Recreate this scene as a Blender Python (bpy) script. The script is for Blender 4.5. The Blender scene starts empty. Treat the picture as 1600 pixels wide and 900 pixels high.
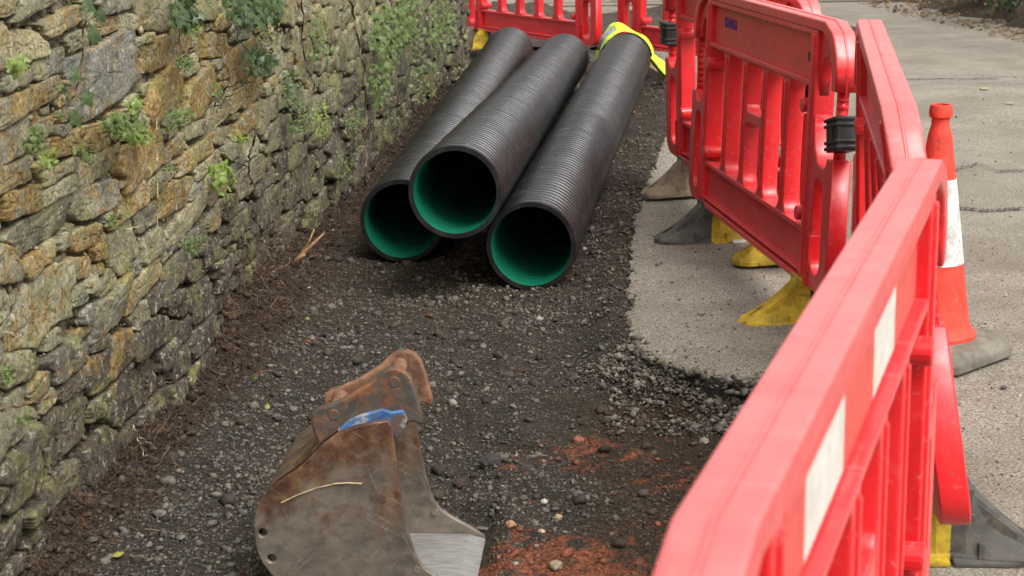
import bpy, bmesh, math, random
import numpy as np
from mathutils import Vector, Matrix, Euler

SC = bpy.context.scene
COL = SC.collection
PI = math.pi
rnd = random.Random(7)
rng = np.random.default_rng(11)

# ------------------------------------------------------------------ camera, sky, sun, exposure
CAM_F, CAM_P, CAM_R, CAM_H = 2827.0, 0.2449, 0.0163, 1.5255      # focal in pixels of a 1600 wide frame, pitch, roll, height
cam = bpy.data.cameras.new('camera')
cam.sensor_width = 36.0
cam.lens = CAM_F / 1600 * 36
cam.clip_start, cam.clip_end = 0.05, 500
cam.dof.use_dof = True
cam.dof.focus_distance = 6.0
cam.dof.aperture_fstop = 9.0
cam_ob = bpy.data.objects.new('camera', cam)
cam_ob.matrix_world = Matrix.Translation((0, 0, CAM_H)) @ Matrix.Rotation(PI/2 - CAM_P, 4, 'X') @ Matrix.Rotation(-CAM_R, 4, 'Z')
COL.objects.link(cam_ob)
SC.camera = cam_ob

SUN_EL, SUN_AZ = math.radians(56), math.radians(140)             # azimuth from +Y towards +X: behind and to the side of the camera
world = bpy.data.worlds.new('World')
SC.world = world
world.use_nodes = True
wn, wl = world.node_tree.nodes, world.node_tree.links
sky = wn.new('ShaderNodeTexSky')
sky.sky_type = 'NISHITA'
sky.sun_disc = False
sky.sun_elevation = SUN_EL
sky.sun_rotation = SUN_AZ
sky.dust_density = 5.0
sky.ozone_density = 1.0
hs = wn.new('ShaderNodeHueSaturation')
hs.inputs['Saturation'].default_value = 0.05                     # clouded over: nearly grey
wl.new(sky.outputs[0], hs.inputs['Color'])
wl.new(hs.outputs[0], wn['Background'].inputs['Color'])
wn['Background'].inputs['Strength'].default_value = 0.15
sun = bpy.data.lights.new('sun', 'SUN')
sun.energy = 1.35
sun.angle = math.radians(32)
sun.color = (1.0, 0.97, 0.92)
sun_ob = bpy.data.objects.new('sun', sun)
sd = Vector((math.sin(SUN_AZ)*math.cos(SUN_EL), math.cos(SUN_AZ)*math.cos(SUN_EL), math.sin(SUN_EL)))
sun_ob.rotation_euler = sd.to_track_quat('Z', 'Y').to_euler()
sun_ob.location = sd * 30
COL.objects.link(sun_ob)
vs = SC.view_settings
vs.view_transform, vs.look, vs.gamma, vs.use_curve_mapping = 'Standard', 'None', 1.0, False
vs.exposure = 0.88

# ------------------------------------------------------------------ helpers
def at(px, py, z=0.0, Y=None):
    """a point of the place from a photo position: at height z, or at distance Y"""
    a, b = px - 800, 450 - py
    a, b = a*math.cos(CAM_R) + b*math.sin(CAM_R), -a*math.sin(CAM_R) + b*math.cos(CAM_R)
    d = Vector((a/CAM_F, math.cos(CAM_P) + b/CAM_F*math.sin(CAM_P), -math.sin(CAM_P) + b/CAM_F*math.cos(CAM_P)))
    t = (z - CAM_H)/d.z if Y is None else Y/d.y
    return Vector((0, 0, CAM_H)) + d*t

def photo(p):
    x, y, z = p[0], p[1], p[2] - CAM_H
    D = y*math.cos(CAM_P) - z*math.sin(CAM_P)
    U = y*math.sin(CAM_P) + z*math.cos(CAM_P)
    a, b = x/D*CAM_F, U/D*CAM_F
    return 800 + a*math.cos(CAM_R) - b*math.sin(CAM_R), 450 - (a*math.sin(CAM_R) + b*math.cos(CAM_R)), D

def hash2(ix, iy, seed):
    h = (ix.astype(np.int64)*374761393 + iy.astype(np.int64)*668265263 + seed*974711) & 0x7fffffff
    h = (h ^ (h >> 13)) * 1274126177 & 0x7fffffff
    return ((h ^ (h >> 16)) & 0xffff)/65535.0

def vnoise(x, y, seed=0):
    x, y = np.asarray(x, float), np.asarray(y, float)
    ix, iy = np.floor(x), np.floor(y)
    fx, fy = x - ix, y - iy
    fx, fy = fx*fx*(3 - 2*fx), fy*fy*(3 - 2*fy)
    a, b = hash2(ix, iy, seed), hash2(ix + 1, iy, seed)
    c, d = hash2(ix, iy + 1, seed), hash2(ix + 1, iy + 1, seed)
    return (a*(1 - fx) + b*fx)*(1 - fy) + (c*(1 - fx) + d*fx)*fy

def fbm(x, y, seed=0, octv=4):
    s, a, t = 0.0, 1.0, 0.0
    for k in range(octv):
        s = s + a*vnoise(np.asarray(x)*2**k + 17.3*k, np.asarray(y)*2**k - 9.1*k, seed + k)
        t += a
        a *= 0.5
    return s/t

def sstep(a, b, x):
    t = np.clip((np.asarray(x, float) - a)/(b - a), 0, 1)
    return t*t*(3 - 2*t)

def mesh(name, verts, faces, mat=None, smooth=False, cols=None):
    me = bpy.data.meshes.new(name)
    v = np.asarray(verts, np.float32)
    if isinstance(faces, np.ndarray):
        n, k = faces.shape
        me.vertices.add(len(v)); me.vertices.foreach_set('co', v.ravel())
        me.loops.add(n*k); me.loops.foreach_set('vertex_index', faces.astype(np.int32).ravel())
        me.polygons.add(n); me.polygons.foreach_set('loop_start', np.arange(0, n*k, k, dtype=np.int32))
        me.update(calc_edges=True)
    else:
        me.from_pydata([tuple(map(float, p)) for p in v], [], [tuple(f) for f in faces])
    if cols is not None:
        c = np.asarray(cols, np.float32)
        if c.shape[1] == 3: c = np.hstack([c, np.ones((len(c), 1), np.float32)])
        me.color_attributes.new('col', 'FLOAT_COLOR', 'POINT').data.foreach_set('color', c.ravel())
    if smooth: me.polygons.foreach_set('use_smooth', np.ones(len(me.polygons), bool))
    if mat: me.materials.append(mat)
    return me

def link(name, me, parent=None, loc=None, rot=None):
    o = bpy.data.objects.new(name, me)
    COL.objects.link(o)
    if parent: o.parent = parent
    if loc is not None: o.location = loc
    if rot is not None: o.rotation_euler = rot
    return o

def tag(o, label, cat, group=None):
    o['label'] = label; o['category'] = cat
    if group: o['group'] = group
    return o

def struct(o): o['kind'] = 'structure'; return o
def stuff(o): o['kind'] = 'stuff'; return o

def thing(name, label, cat, loc=(0, 0, 0), rot=(0, 0, 0), group=None):
    return tag(link(name, None, None, loc, rot), label, cat, group)

def copy_tree(o, parent=None):
    c = o.copy(); COL.objects.link(c); c.parent = parent
    for ch in o.children: copy_tree(ch, c)
    return c

class MB:
    """collects shapes for one mesh"""
    def __init__(s): s.v = []; s.f = []
    def add(s, v, f):
        n = len(s.v); s.v += [tuple(p) for p in v]; s.f += [tuple(i + n for i in q) for q in f]
    def box(s, x0, x1, y0, y1, z0, z1):
        s.add([(x, y, z) for x in (x0, x1) for y in (y0, y1) for z in (z0, z1)],
              [(0, 1, 3, 2), (4, 6, 7, 5), (0, 4, 5, 1), (2, 3, 7, 6), (0, 2, 6, 4), (1, 5, 7, 3)])
    def tube(s, pts, rads, n=6, cap=True):
        pts = [Vector(p) for p in pts]
        if not hasattr(rads, '__len__'): rads = [rads]*len(pts)
        base, N = len(s.v), len(pts)
        up = Vector((0.3, 0.2, 1)).normalized()
        for i, p in enumerate(pts):
            t = (pts[min(i + 1, N - 1)] - pts[max(i - 1, 0)]).normalized()
            a = t.cross(up)
            if a.length < 0.1: a = t.cross(Vector((1, 0, 0)))
            a.normalize(); b = t.cross(a)
            for k in range(n):
                q = 2*PI*k/n
                s.v.append(tuple(p + (a*math.cos(q) + b*math.sin(q))*rads[i]))
        for i in range(N - 1):
            for k in range(n):
                k2 = (k + 1) % n
                s.f.append((base + i*n + k, base + i*n + k2, base + (i + 1)*n + k2, base + (i + 1)*n + k))
        if cap:
            s.f.append(tuple(base + k for k in range(n))[::-1])
            s.f.append(tuple(base + (N - 1)*n + k for k in range(n)))
    def lathe(s, prof, n=24, axis='z', cap=False):
        base = len(s.v)
        for r, z in prof:
            for k in range(n):
                q = 2*PI*k/n
                x, y = r*math.cos(q), r*math.sin(q)
                s.v.append((x, y, z) if axis == 'z' else (x, z, y))
        for i in range(len(prof) - 1):
            for k in range(n):
                k2 = (k + 1) % n
                f = (base + i*n + k, base + i*n + k2, base + (i + 1)*n + k2, base + (i + 1)*n + k)
                s.f.append(f if axis == 'z' else f[::-1])
        if cap:
            s.f.append(tuple(base + k for k in range(n))[::-1]); s.f.append(tuple(base + (len(prof) - 1)*n + k for k in range(n)))
    def me(s, name, mat, smooth=False, bevel=0, cols=None):
        m = mesh(name, s.v, s.f, mat, smooth, cols)
        if bevel: bevel_mesh(m, bevel)
        return m

def bevel_mesh(m, w, seg=2, ang=0.6):
    bm = bmesh.new(); bm.from_mesh(m)
    bmesh.ops.remove_doubles(bm, verts=bm.verts, dist=1e-5)
    bmesh.ops.recalc_face_normals(bm, faces=bm.faces)
    ed = [e for e in bm.edges if len(e.link_faces) == 2 and e.calc_face_angle(0) > ang]
    bmesh.ops.bevel(bm, geom=ed, offset=w, segments=seg, profile=0.5, affect='EDGES', clamp_overlap=True)
    for f in bm.faces: f.smooth = False
    bm.to_mesh(m); bm.free()

def plate(name, outline, holes, thick, bevel, mat, res=2):
    """flat outline in x/z with holes, given a thickness along y and rounded edges"""
    cu = bpy.data.curves.new(name, 'CURVE')
    cu.dimensions = '2D'; cu.fill_mode = 'BOTH'
    cu.extrude = max(thick/2 - bevel, 0.0005); cu.bevel_depth = bevel; cu.bevel_resolution = res
    cu.offset = -bevel
    for k, ring in enumerate([outline] + list(holes)):
        sp = cu.splines.new('POLY'); sp.points.add(len(ring) - 1)
        for i, (x, z) in enumerate(ring): sp.points[i].co = (x, z, 0, 1)
        sp.use_cyclic_u = True
    ob = bpy.data.objects.new('tmp', cu); COL.objects.link(ob)
    bpy.context.view_layer.update()
    m = bpy.data.meshes.new_from_object(ob.evaluated_get(bpy.context.evaluated_depsgraph_get()))
    bpy.data.objects.remove(ob); bpy.data.curves.remove(cu)
    m.transform(Matrix.Rotation(PI/2, 4, 'X'))
    m.name = name; m.materials.clear(); m.materials.append(mat)
    return m

def rrect(x0, x1, z0, z1, r, n=5):
    out = []
    for cx, cz, a0 in ((x1 - r, z1 - r, 0), (x0 + r, z1 - r, PI/2), (x0 + r, z0 + r, PI), (x1 - r, z0 + r, 1.5*PI)):
        for k in range(n + 1):
            a = a0 + PI/2*k/n
            out.append((cx + r*math.cos(a), cz + r*math.sin(a)))
    return out

# ------------------------------------------------------------------ materials
def mat_new(name):
    m = bpy.data.materials.new(name); m.use_nodes = True
    nt = m.node_tree
    return m, nt.nodes, nt.links, nt.nodes['Principled BSDF']

def N(nodes, typ, **kw):
    n = nodes.new(typ)
    for k, v in kw.items():
        if k in n.inputs: n.inputs[k].default_value = v
        else: setattr(n, k, v)
    return n

def noise(nodes, links, vec, scale, detail=6, rough=0.6):
    n = nodes.new('ShaderNodeTexNoise')
    n.inputs['Scale'].default_value = scale; n.inputs['Detail'].default_value = detail; n.inputs['Roughness'].default_value = rough
    if vec is not None: links.new(vec, n.inputs['Vector'])
    return n.outputs['Fac']

def ramp(nodes, links, fac, stops):
    r = nodes.new('ShaderNodeValToRGB'); e = r.color_ramp.elements
    while len(e) < len(stops): e.new(0.5)
    for i, (p, c) in enumerate(stops):
        e[i].position = p
        e[i].color = (c, c, c, 1) if not hasattr(c, '__len__') else (*c, 1)
    links.new(fac, r.inputs[0])
    return r.outputs[0]

def mix(nodes, links, fac, a, b, blend='MIX'):
    m = nodes.new('ShaderNodeMix'); m.data_type = 'RGBA'; m.blend_type = blend
    for k, v in ((0, fac), (6, a), (7, b)):
        if hasattr(v, 'is_linked'): links.new(v, m.inputs[k])
        else: m.inputs[k].default_value = v if k == 0 else (*v, 1)
    return m.outputs[2]

def bump(nodes, links, bsdf, height, strength, dist):
    b = nodes.new('ShaderNodeBump'); b.inputs['Strength'].default_value = strength; b.inputs['Distance'].default_value = dist
    links.new(height, b.inputs['Height']); links.new(b.outputs[0], bsdf.inputs['Normal'])

def pos(nodes): return nodes.new('ShaderNodeNewGeometry').outputs['Position']
def ocoord(nodes): return nodes.new('ShaderNodeTexCoord').outputs['Object']

def simple(name, col, rough=0.6, var=0.25, scale=20, bmp=0.0, bscale=200, spec=0.5, metal=0.0, world=False):
    m, n, l, b = mat_new(name)
    v = pos(n) if world else ocoord(n)
    f = ramp(n, l, noise(n, l, v, scale), [(0.38, 1 - var), (0.62, 1 + var)])
    l.new(mix(n, l, 1.0, col, f, 'MULTIPLY'), b.inputs['Base Color'])
    b.inputs['Roughness'].default_value = rough; b.inputs['Metallic'].default_value = metal
    b.inputs['Specular IOR Level'].default_value = spec
    if bmp: bump(n, l, b, noise(n, l, v, bscale), bmp, 0.004)
    return m

def vcol(name, rough=0.9, var=0.3, scale=60, bmp=0.5, bscale=150, bdist=0.004, spec=0.3):
    m, n, l, b = mat_new(name)
    a = n.new('ShaderNodeVertexColor'); a.layer_name = 'col'
    v = pos(n)
    f = ramp(n, l, noise(n, l, v, scale, 8, 0.7), [(0.40, 1 - var), (0.60, 1 + var)])
    l.new(mix(n, l, 1.0, a.outputs['Color'], f, 'MULTIPLY'), b.inputs['Base Color'])
    b.inputs['Roughness'].default_value = rough; b.inputs['Specular IOR Level'].default_value = spec
    if bmp: bump(n, l, b, noise(n, l, v, bscale), bmp, bdist)
    return m

M = {}
M['soil'] = vcol('soil', 0.95, 0.6, 110, 1.0, 100, 0.016, 0.2)
M['gravel'] = vcol('gravel', 0.85, 0.35, 130, 0.6, 300, 0.002, 0.3)
M['mortar'] = vcol('mortar', 0.95, 0.6, 60, 1.0, 70, 0.02, 0.2)
M['root'] = vcol('root', 0.8, 0.25, 80, 0.3, 300, 0.002, 0.3)

def stone_material():
    m, n, l, b = mat_new('rubble_stone')
    a = n.new('ShaderNodeVertexColor'); a.layer_name = 'col'
    v = pos(n)
    big = ramp(n, l, noise(n, l, v, 8, 9, 0.7), [(0.38, 0.62), (0.5, 1.0), (0.62, 1.3)])
    c = mix(n, l, 1.0, a.outputs['Color'], big, 'MULTIPLY')
    # orange lichen, amount in the alpha of each stone's colour
    ln = noise(n, l, v, 10, 12, 0.8)
    ma = N(n, 'ShaderNodeMath', operation='MULTIPLY_ADD'); ma.inputs[1].default_value = 0.24
    l.new(a.outputs['Alpha'], ma.inputs[0]); l.new(ln, ma.inputs[2])
    lf = ramp(n, l, ma.outputs[0], [(0.575, 0.0), (0.66, 0.85)])
    lc = ramp(n, l, noise(n, l, v, 55, 8, 0.8), [(0.40, (0.15, 0.085, 0.025)), (0.5, (0.31, 0.185, 0.045)), (0.6, (0.43, 0.31, 0.11))])
    c = mix(n, l, lf, c, lc)
    # grey-green film, pale crust specks, dark pits
    gf = ramp(n, l, noise(n, l, v, 5.5, 8, 0.75), [(0.495, 0.0), (0.60, 0.62)])
    c = mix(n, l, gf, c, (0.225, 0.222, 0.075))
    pf = ramp(n, l, noise(n, l, v, 38, 9, 0.8), [(0.555, 0.0), (0.595, 0.75)])
    c = mix(n, l, pf, c, (0.44, 0.42, 0.33))
    fine = ramp(n, l, noise(n, l, v, 95, 8, 0.8), [(0.41, 0.45), (0.475, 0.97), (0.60, 1.45)])
    c = mix(n, l, 1.0, c, fine, 'MULTIPLY')
    l.new(c, b.inputs['Base Color'])
    b.inputs['Roughness'].default_value = 0.9; b.inputs['Specular IOR Level'].default_value = 0.25
    h = mix(n, l, 0.4, noise(n, l, v, 26, 10, 0.8), noise(n, l, v, 110, 6, 0.8))
    bump(n, l, b, h, 0.9, 0.020)
    return m
M['stone'] = stone_material()

def road_material():
    m, n, l, b = mat_new('worn_asphalt')
    v = pos(n)
    c = ramp(n, l, noise(n, l, v, 0.9, 6, 0.6), [(0.36, (0.165, 0.142, 0.110)), (0.64, (0.240, 0.214, 0.172))])
    agg = ramp(n, l, noise(n, l, v, 130, 3, 0.7), [(0.38, 0.5), (0.5, 1.0), (0.62, 1.6)])
    c = mix(n, l, 1.0, c, agg, 'MULTIPLY')
    vor = n.new('ShaderNodeTexVoronoi'); vor.inputs['Scale'].default_value = 160; l.new(v, vor.inputs['Vector'])
    pit = ramp(n, l, vor.outputs['Distance'], [(0.1, 0.72), (0.5, 1.08)])
    c = mix(n, l, 1.0, c, pit, 'MULTIPLY')
    st = ramp(n, l, noise(n, l, v, 3.1, 8, 0.75), [(0.47, 0.0), (0.62, 0.4)])
    c = mix(n, l, st, c, (0.12, 0.095, 0.07))
    # broken side: darker tar, told by the face direction
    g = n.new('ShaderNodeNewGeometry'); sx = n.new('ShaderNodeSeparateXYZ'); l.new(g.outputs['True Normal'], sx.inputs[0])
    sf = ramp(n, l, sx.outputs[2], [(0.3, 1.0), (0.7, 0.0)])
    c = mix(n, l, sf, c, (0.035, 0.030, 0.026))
    l.new(c, b.inputs['Base Color'])
    b.inputs['Roughness'].default_value = 0.85; b.inputs['Specular IOR Level'].default_value = 0.3
    bump(n, l, b, mix(n, l, 0.5, agg, pit), 0.8, 0.004)
    return m
M['road'] = road_material()

def red_plastic(name='red_plastic', fade=0.0):
    m, n, l, b = mat_new(name)
    v = pos(n)
    c = ramp(n, l, noise(n, l, v, 4, 5), [(0.38, (0.56, 0.004, 0.008)), (0.62, (0.70, 0.009, 0.013))])
    # chalky, dust-filmed plastic: scuffs lighten it in patches
    sc = ramp(n, l, noise(n, l, v, 26, 8, 0.75), [(0.55, 0.0), (0.8, 0.30)])
    c = mix(n, l, sc, c, (0.62, 0.16, 0.13))
    if fade:                                                        # chalky bleaching, with pale sky glare put into the colour
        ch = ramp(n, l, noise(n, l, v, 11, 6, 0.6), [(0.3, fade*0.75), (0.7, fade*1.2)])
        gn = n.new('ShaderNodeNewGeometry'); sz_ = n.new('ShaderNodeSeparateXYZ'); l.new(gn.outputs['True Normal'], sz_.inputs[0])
        up_ = ramp(n, l, sz_.outputs[2], [(0.1, 0.12), (0.75, 1.0)])       # upward faces get most of the bleach and painted glare
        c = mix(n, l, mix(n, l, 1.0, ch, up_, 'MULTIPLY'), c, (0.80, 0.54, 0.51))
    oc = ocoord(n)
    for sc_, rot in (((3, 70, 70), (0, 0.12, 0)), ((60, 4, 5), (0, 0.2, 0.1))):      # scrapes along and across
        mp = n.new('ShaderNodeMapping'); mp.inputs['Scale'].default_value = sc_; mp.inputs['Rotation'].default_value = rot; l.new(oc, mp.inputs[0])
        c = mix(n, l, ramp(n, l, noise(n, l, mp.outputs[0], 1.0, 4, 0.6), [(0.62, 0.0), (0.68, 0.28)]), c, (0.72, 0.20, 0.18))
    c = mix(n, l, ramp(n, l, noise(n, l, v, 48, 4, 0.6), [(0.66, 0.0), (0.69, 0.65)]), c, (0.13, 0.075, 0.045))   # mud specks
    dt = ramp(n, l, noise(n, l, v, 60, 6, 0.8), [(0.62, 0.0), (0.68, 0.5)])
    c = mix(n, l, dt, c, (0.26, 0.05, 0.03))
    l.new(c, b.inputs['Base Color'])
    l.new(ramp(n, l, noise(n, l, v, 30), [(0.3, 0.30), (0.7, 0.5)]), b.inputs['Roughness'])
    b.inputs['Specular IOR Level'].default_value = 0.55
    b.inputs['Coat Weight'].default_value = 0.12; b.inputs['Coat Roughness'].default_value = 0.35
    b.inputs['Sheen Weight'].default_value = 0.10; b.inputs['Sheen Roughness'].default_value = 0.5
    b.inputs['Sheen Tint'].default_value = (1, 0.9, 0.88, 1)
    bump(n, l, b, noise(n, l, v, 90, 4), 0.06, 0.003)
    return m
M['red'] = red_plastic()
M['faded'] = red_plastic('bleached_glare_red_plastic', 0.19)  # bleached top rails, the sky's glare mixed into their colour
M['white_sheet'] = simple('white_reflective_sheet', (0.60, 0.58, 0.52), 0.5, 0.12, 30, 0.15, 300)
M['red_sheet'] = simple('red_reflective_sheet', (0.62, 0.075, 0.06), 0.45, 0.10, 30)
M['black_plastic'] = simple('black_plastic', (0.014, 0.014, 0.014), 0.45, 0.4, 40, 0.2, 120)
def dirty(name, col, dirt, amount):
    m, n, l, b = mat_new(name)
    v = pos(n)
    c = mix(n, l, 1.0, col, ramp(n, l, noise(n, l, v, 18, 6), [(0.38, 0.7), (0.62, 1.2)]), 'MULTIPLY')
    c = mix(n, l, ramp(n, l, noise(n, l, v, 22, 9, 0.75), [(0.54 - amount, 0.0), (0.62 - amount, 0.85)]), c, dirt)
    c = mix(n, l, ramp(n, l, noise(n, l, v, 90, 6, 0.75), [(0.56, 0.0), (0.62, 0.6)]), c, (0.06, 0.05, 0.035))
    l.new(c, b.inputs['Base Color']); b.inputs['Roughness'].default_value = 0.75
    bump(n, l, b, noise(n, l, v, 60, 8, 0.7), 0.5, 0.005)
    return m
M['yellow'] = dirty('yellow_rubber', (0.46, 0.30, 0.012), (0.25, 0.17, 0.035), -0.01)
M['grey_rubber'] = dirty('grey_rubber', (0.060, 0.056, 0.048), (0.10, 0.085, 0.062), 0.03)
M['brown_rubber'] = dirty('dirty_brown_rubber', (0.17, 0.125, 0.08), (0.21, 0.16, 0.10), 0.08)
M['foot_label'] = simple('pale_sticker', (0.65, 0.65, 0.6), 0.5, 0.1, 40)
M['ink'] = simple('blue_ink', (0.035, 0.03, 0.25), 0.6, 0.3, 300)
M['cone_red'] = dirty('cone_red', (0.66, 0.045, 0.022), (0.46, 0.07, 0.04), -0.01)
M['cone_base'] = simple('cone_base', (0.13, 0.115, 0.09), 0.8, 0.3, 14, 0.5, 90)
M['cone_white'] = dirty('cone_white', (0.56, 0.56, 0.53), (0.42, 0.40, 0.36), 0.0)
M['wood'] = simple('old_timber', (0.16, 0.115, 0.07), 0.85, 0.4, 25, 0.6, 90)
M['clay_pipe'] = simple('clay_pipe', (0.33, 0.16, 0.08), 0.7, 0.3, 25)
M['bark'] = simple('bark', (0.10, 0.08, 0.06), 0.9, 0.4, 25, 0.8, 70)
M['twig'] = simple('twig', (0.12, 0.075, 0.04), 0.8, 0.35, 60)
M['dark_twig'] = simple('dark_twig', (0.035, 0.022, 0.014), 0.8, 0.35, 60)
M['pale_twig'] = simple('pale_straw', (0.42, 0.33, 0.19), 0.8, 0.3, 60)
M['kerb'] = simple('kerb_stone', (0.25, 0.22, 0.18), 0.85, 0.25, 8, 0.4, 90)
M['paint'] = simple('yellow_marker_paint', (0.31, 0.26, 0.12), 0.85, 0.35, 60)

def pipe_material():
    m, n, l, b = mat_new('black_twinwall_plastic')
    v = ocoord(n)
    d = ramp(n, l, noise(n, l, v, 7, 8, 0.7), [(0.50, 0.0), (0.64, 0.22)])
    c = mix(n, l, d, (0.0085, 0.0085, 0.0092), (0.07, 0.06, 0.048))
    s = ramp(n, l, noise(n, l, v, 24, 8, 0.8), [(0.62, 0.0), (0.65, 0.8)])
    c = mix(n, l, s, c, (0.16, 0.15, 0.13))
    l.new(c, b.inputs['Base Color'])
    l.new(ramp(n, l, noise(n, l, v, 12), [(0.3, 0.28), (0.7, 0.42)]), b.inputs['Roughness'])
    b.inputs['Specular IOR Level'].default_value = 0.45
    return m
M['pipe'] = pipe_material()
M['liner'] = simple('green_pipe_liner', (0.003, 0.105, 0.056), 0.4, 0.12, 10, 0, 50, 0.5)

def steel_material():
    m, n, l, b = mat_new('worn_rusty_steel')
    v = ocoord(n)
    st = n.new('ShaderNodeMapping'); st.inputs['Scale'].default_value = (1, 1, 2); st.inputs['Rotation'].default_value = (0, 0.5, 0); l.new(v, st.inputs[0])
    worn = ramp(n, l, noise(n, l, st.outputs[0], 7, 8, 0.65), [(0.4, (0.125, 0.105, 0.082)), (0.6, (0.195, 0.170, 0.135))])
    rust = ramp(n, l, noise(n, l, v, 16, 8, 0.7), [(0.4, (0.055, 0.022, 0.013)), (0.52, (0.125, 0.055, 0.027)), (0.62, (0.21, 0.125, 0.055))])
    sx = n.new('ShaderNodeSeparateXYZ'); l.new(v, sx.inputs[0])
    ad = N(n, 'ShaderNodeMath', operation='MULTIPLY_ADD'); ad.inputs[1].default_value = 0.75; l.new(sx.outputs[2], ad.inputs[0])
    l.new(noise(n, l, v, 5.5, 8, 0.7), ad.inputs[2])
    rf = ramp(n, l, ad.outputs[0], [(0.62, 0.05), (0.76, 0.95)])            # rust has its hold on the upper half, the lower is scoured
    c = mix(n, l, rf, worn, rust)
    # fine scratches in two directions
    for rot, sc_ in ((0.55, (9, 9, 210)), (-0.75, (14, 14, 260)), (1.2, (7, 7, 240))):
        mp = n.new('ShaderNodeMapping'); mp.vector_type = 'TEXTURE'; mp.inputs['Rotation'].default_value = (0, rot, 0); mp.inputs['Scale'].default_value = tuple(1/q for q in sc_); l.new(v, mp.inputs[0])
        sf = ramp(n, l, noise(n, l, mp.outputs[0], 1.0, 3, 0.5), [(0.66, 0.0), (0.70, 0.4)])
        c = mix(n, l, sf, c, (0.34, 0.30, 0.25))
    dk = ramp(n, l, noise(n, l, v, 13, 10, 0.8), [(0.40, 0.70), (0.49, 1.0), (0.60, 1.15)])
    c = mix(n, l, 1.0, c, dk, 'MULTIPLY')
    l.new(c, b.inputs['Base Color'])
    b.inputs['Metallic'].default_value = 0.35
    l.new(ramp(n, l, noise(n, l, v, 20), [(0.3, 0.38), (0.7, 0.62)]), b.inputs['Roughness'])
    bump(n, l, b, noise(n, l, v, 60, 8, 0.7), 0.25, 0.004)
    return m
M['steel'] = steel_material()

def bright_steel():
    m, n, l, b = mat_new('scoured_steel')
    v = ocoord(n)
    st = n.new('ShaderNodeMapping'); st.inputs['Scale'].default_value = (3, 14, 3); l.new(v, st.inputs[0])
    c = ramp(n, l, noise(n, l, st.outputs[0], 6, 6, 0.7), [(0.4, (0.25, 0.24, 0.22)), (0.6, (0.36, 0.35, 0.33))])
    l.new(c, b.inputs['Base Color'])
    b.inputs['Metallic'].default_value = 0.6; b.inputs['Roughness'].default_value = 0.5
    return m
M['bright_steel'] = bright_steel()

def ear_material():
    m, n, l, b = mat_new('rusty_painted_steel')
    v = ocoord(n)
    rust = ramp(n, l, noise(n, l, v, 18, 8, 0.7), [(0.3, (0.075, 0.03, 0.015)), (0.55, (0.20, 0.08, 0.03)), (0.8, (0.32, 0.16, 0.07))])
    dark = ramp(n, l, noise(n, l, v, 30), [(0.3, (0.03, 0.033, 0.03)), (0.7, (0.075, 0.08, 0.07))])
    c = mix(n, l, ramp(n, l, noise(n, l, v, 14, 8, 0.75), [(0.43, 0.0), (0.52, 0.9)]), rust, dark)
    l.new(c, b.inputs['Base Color'])
    b.inputs['Roughness'].default_value = 0.65; b.inputs['Metallic'].default_value = 0.2
    bump(n, l, b, noise(n, l, v, 70, 8, 0.7), 0.4, 0.004)
    return m
M['ear'] = ear_material()
M['rust'] = simple('orange_rust', (0.175, 0.085, 0.045), 0.8, 0.5, 26, 0.6, 90)
def blue_material():
    m, n, l, b = mat_new('chipped_blue_paint')
    v = ocoord(n)
    blue = ramp(n, l, noise(n, l, v, 20), [(0.4, (0.018, 0.065, 0.17)), (0.6, (0.045, 0.14, 0.30))])
    c = mix(n, l, ramp(n, l, noise(n, l, v, 17, 8, 0.75), [(0.47, 0.0), (0.52, 1.0)]), blue, (0.10, 0.065, 0.045))
    c = mix(n, l, ramp(n, l, noise(n, l, v, 11, 6, 0.7), [(0.52, 0.0), (0.57, 0.8)]), c, (0.30, 0.29, 0.26))
    l.new(c, b.inputs['Base Color']); b.inputs['Roughness'].default_value = 0.5
    bump(n, l, b, noise(n, l, v, 60, 6), 0.3, 0.003)
    return m
M['blue'] = blue_material()

def leaf_material(name, c0, c1, rough=0.45):
    m, n, l, b = mat_new(name)
    v = pos(n)
    c = ramp(n, l, noise(n, l, v, 35, 3), [(0.3, c0), (0.7, c1)])
    l.new(c, b.inputs['Base Color']); b.inputs['Roughness'].default_value = rough
    b.inputs['Transmission Weight'].default_value = 0.0
    b.inputs['Subsurface Weight'].default_value = 0.0
    t = n.new('ShaderNodeBsdfTranslucent'); l.new(c, t.inputs[0])
    ms = n.new('ShaderNodeMixShader'); ms.inputs[0].default_value = 0.25
    l.new(b.outputs[0], ms.inputs[1]); l.new(t.outputs[0], ms.inputs[2])
    l.new(ms.outputs[0], n['Material Output'].inputs[0])
    return m
M['ivy'] = leaf_material('ivy_leaf', (0.026, 0.050, 0.012), (0.065, 0.105, 0.026), 0.4)
M['fresh'] = leaf_material('fresh_leaf', (0.10, 0.16, 0.022), (0.21, 0.28, 0.05), 0.5)
M['herb'] = leaf_material('herb_leaf', (0.055, 0.095, 0.018), (0.13, 0.18, 0.04), 0.5)
M['dry'] = leaf_material('dry_leaf', (0.10, 0.06, 0.025), (0.26, 0.17, 0.08), 0.8)
M['yellow_leaf'] = leaf_material('yellow_leaf', (0.20, 0.19, 0.03), (0.30, 0.27, 0.05), 0.6)

def vest_material():
    m, n, l, b = mat_new('hi_vis_fabric')
    v = ocoord(n)
    c = ramp(n, l, noise(n, l, v, 14, 6), [(0.3, (0.36, 0.50, 0.010)), (0.7, (0.52, 0.68, 0.02))])
    l.new(c, b.inputs['Base Color']); b.inputs['Roughness'].default_value = 0.85
    b.inputs['Sheen Weight'].default_value = 0.2
    bump(n, l, b, noise(n, l, v, 30, 5), 0.3, 0.01)
    return m
M['vest'] = vest_material()
M['band'] = simple('grey_reflective_band', (0.22, 0.23, 0.22), 0.45, 0.25, 30)

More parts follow.
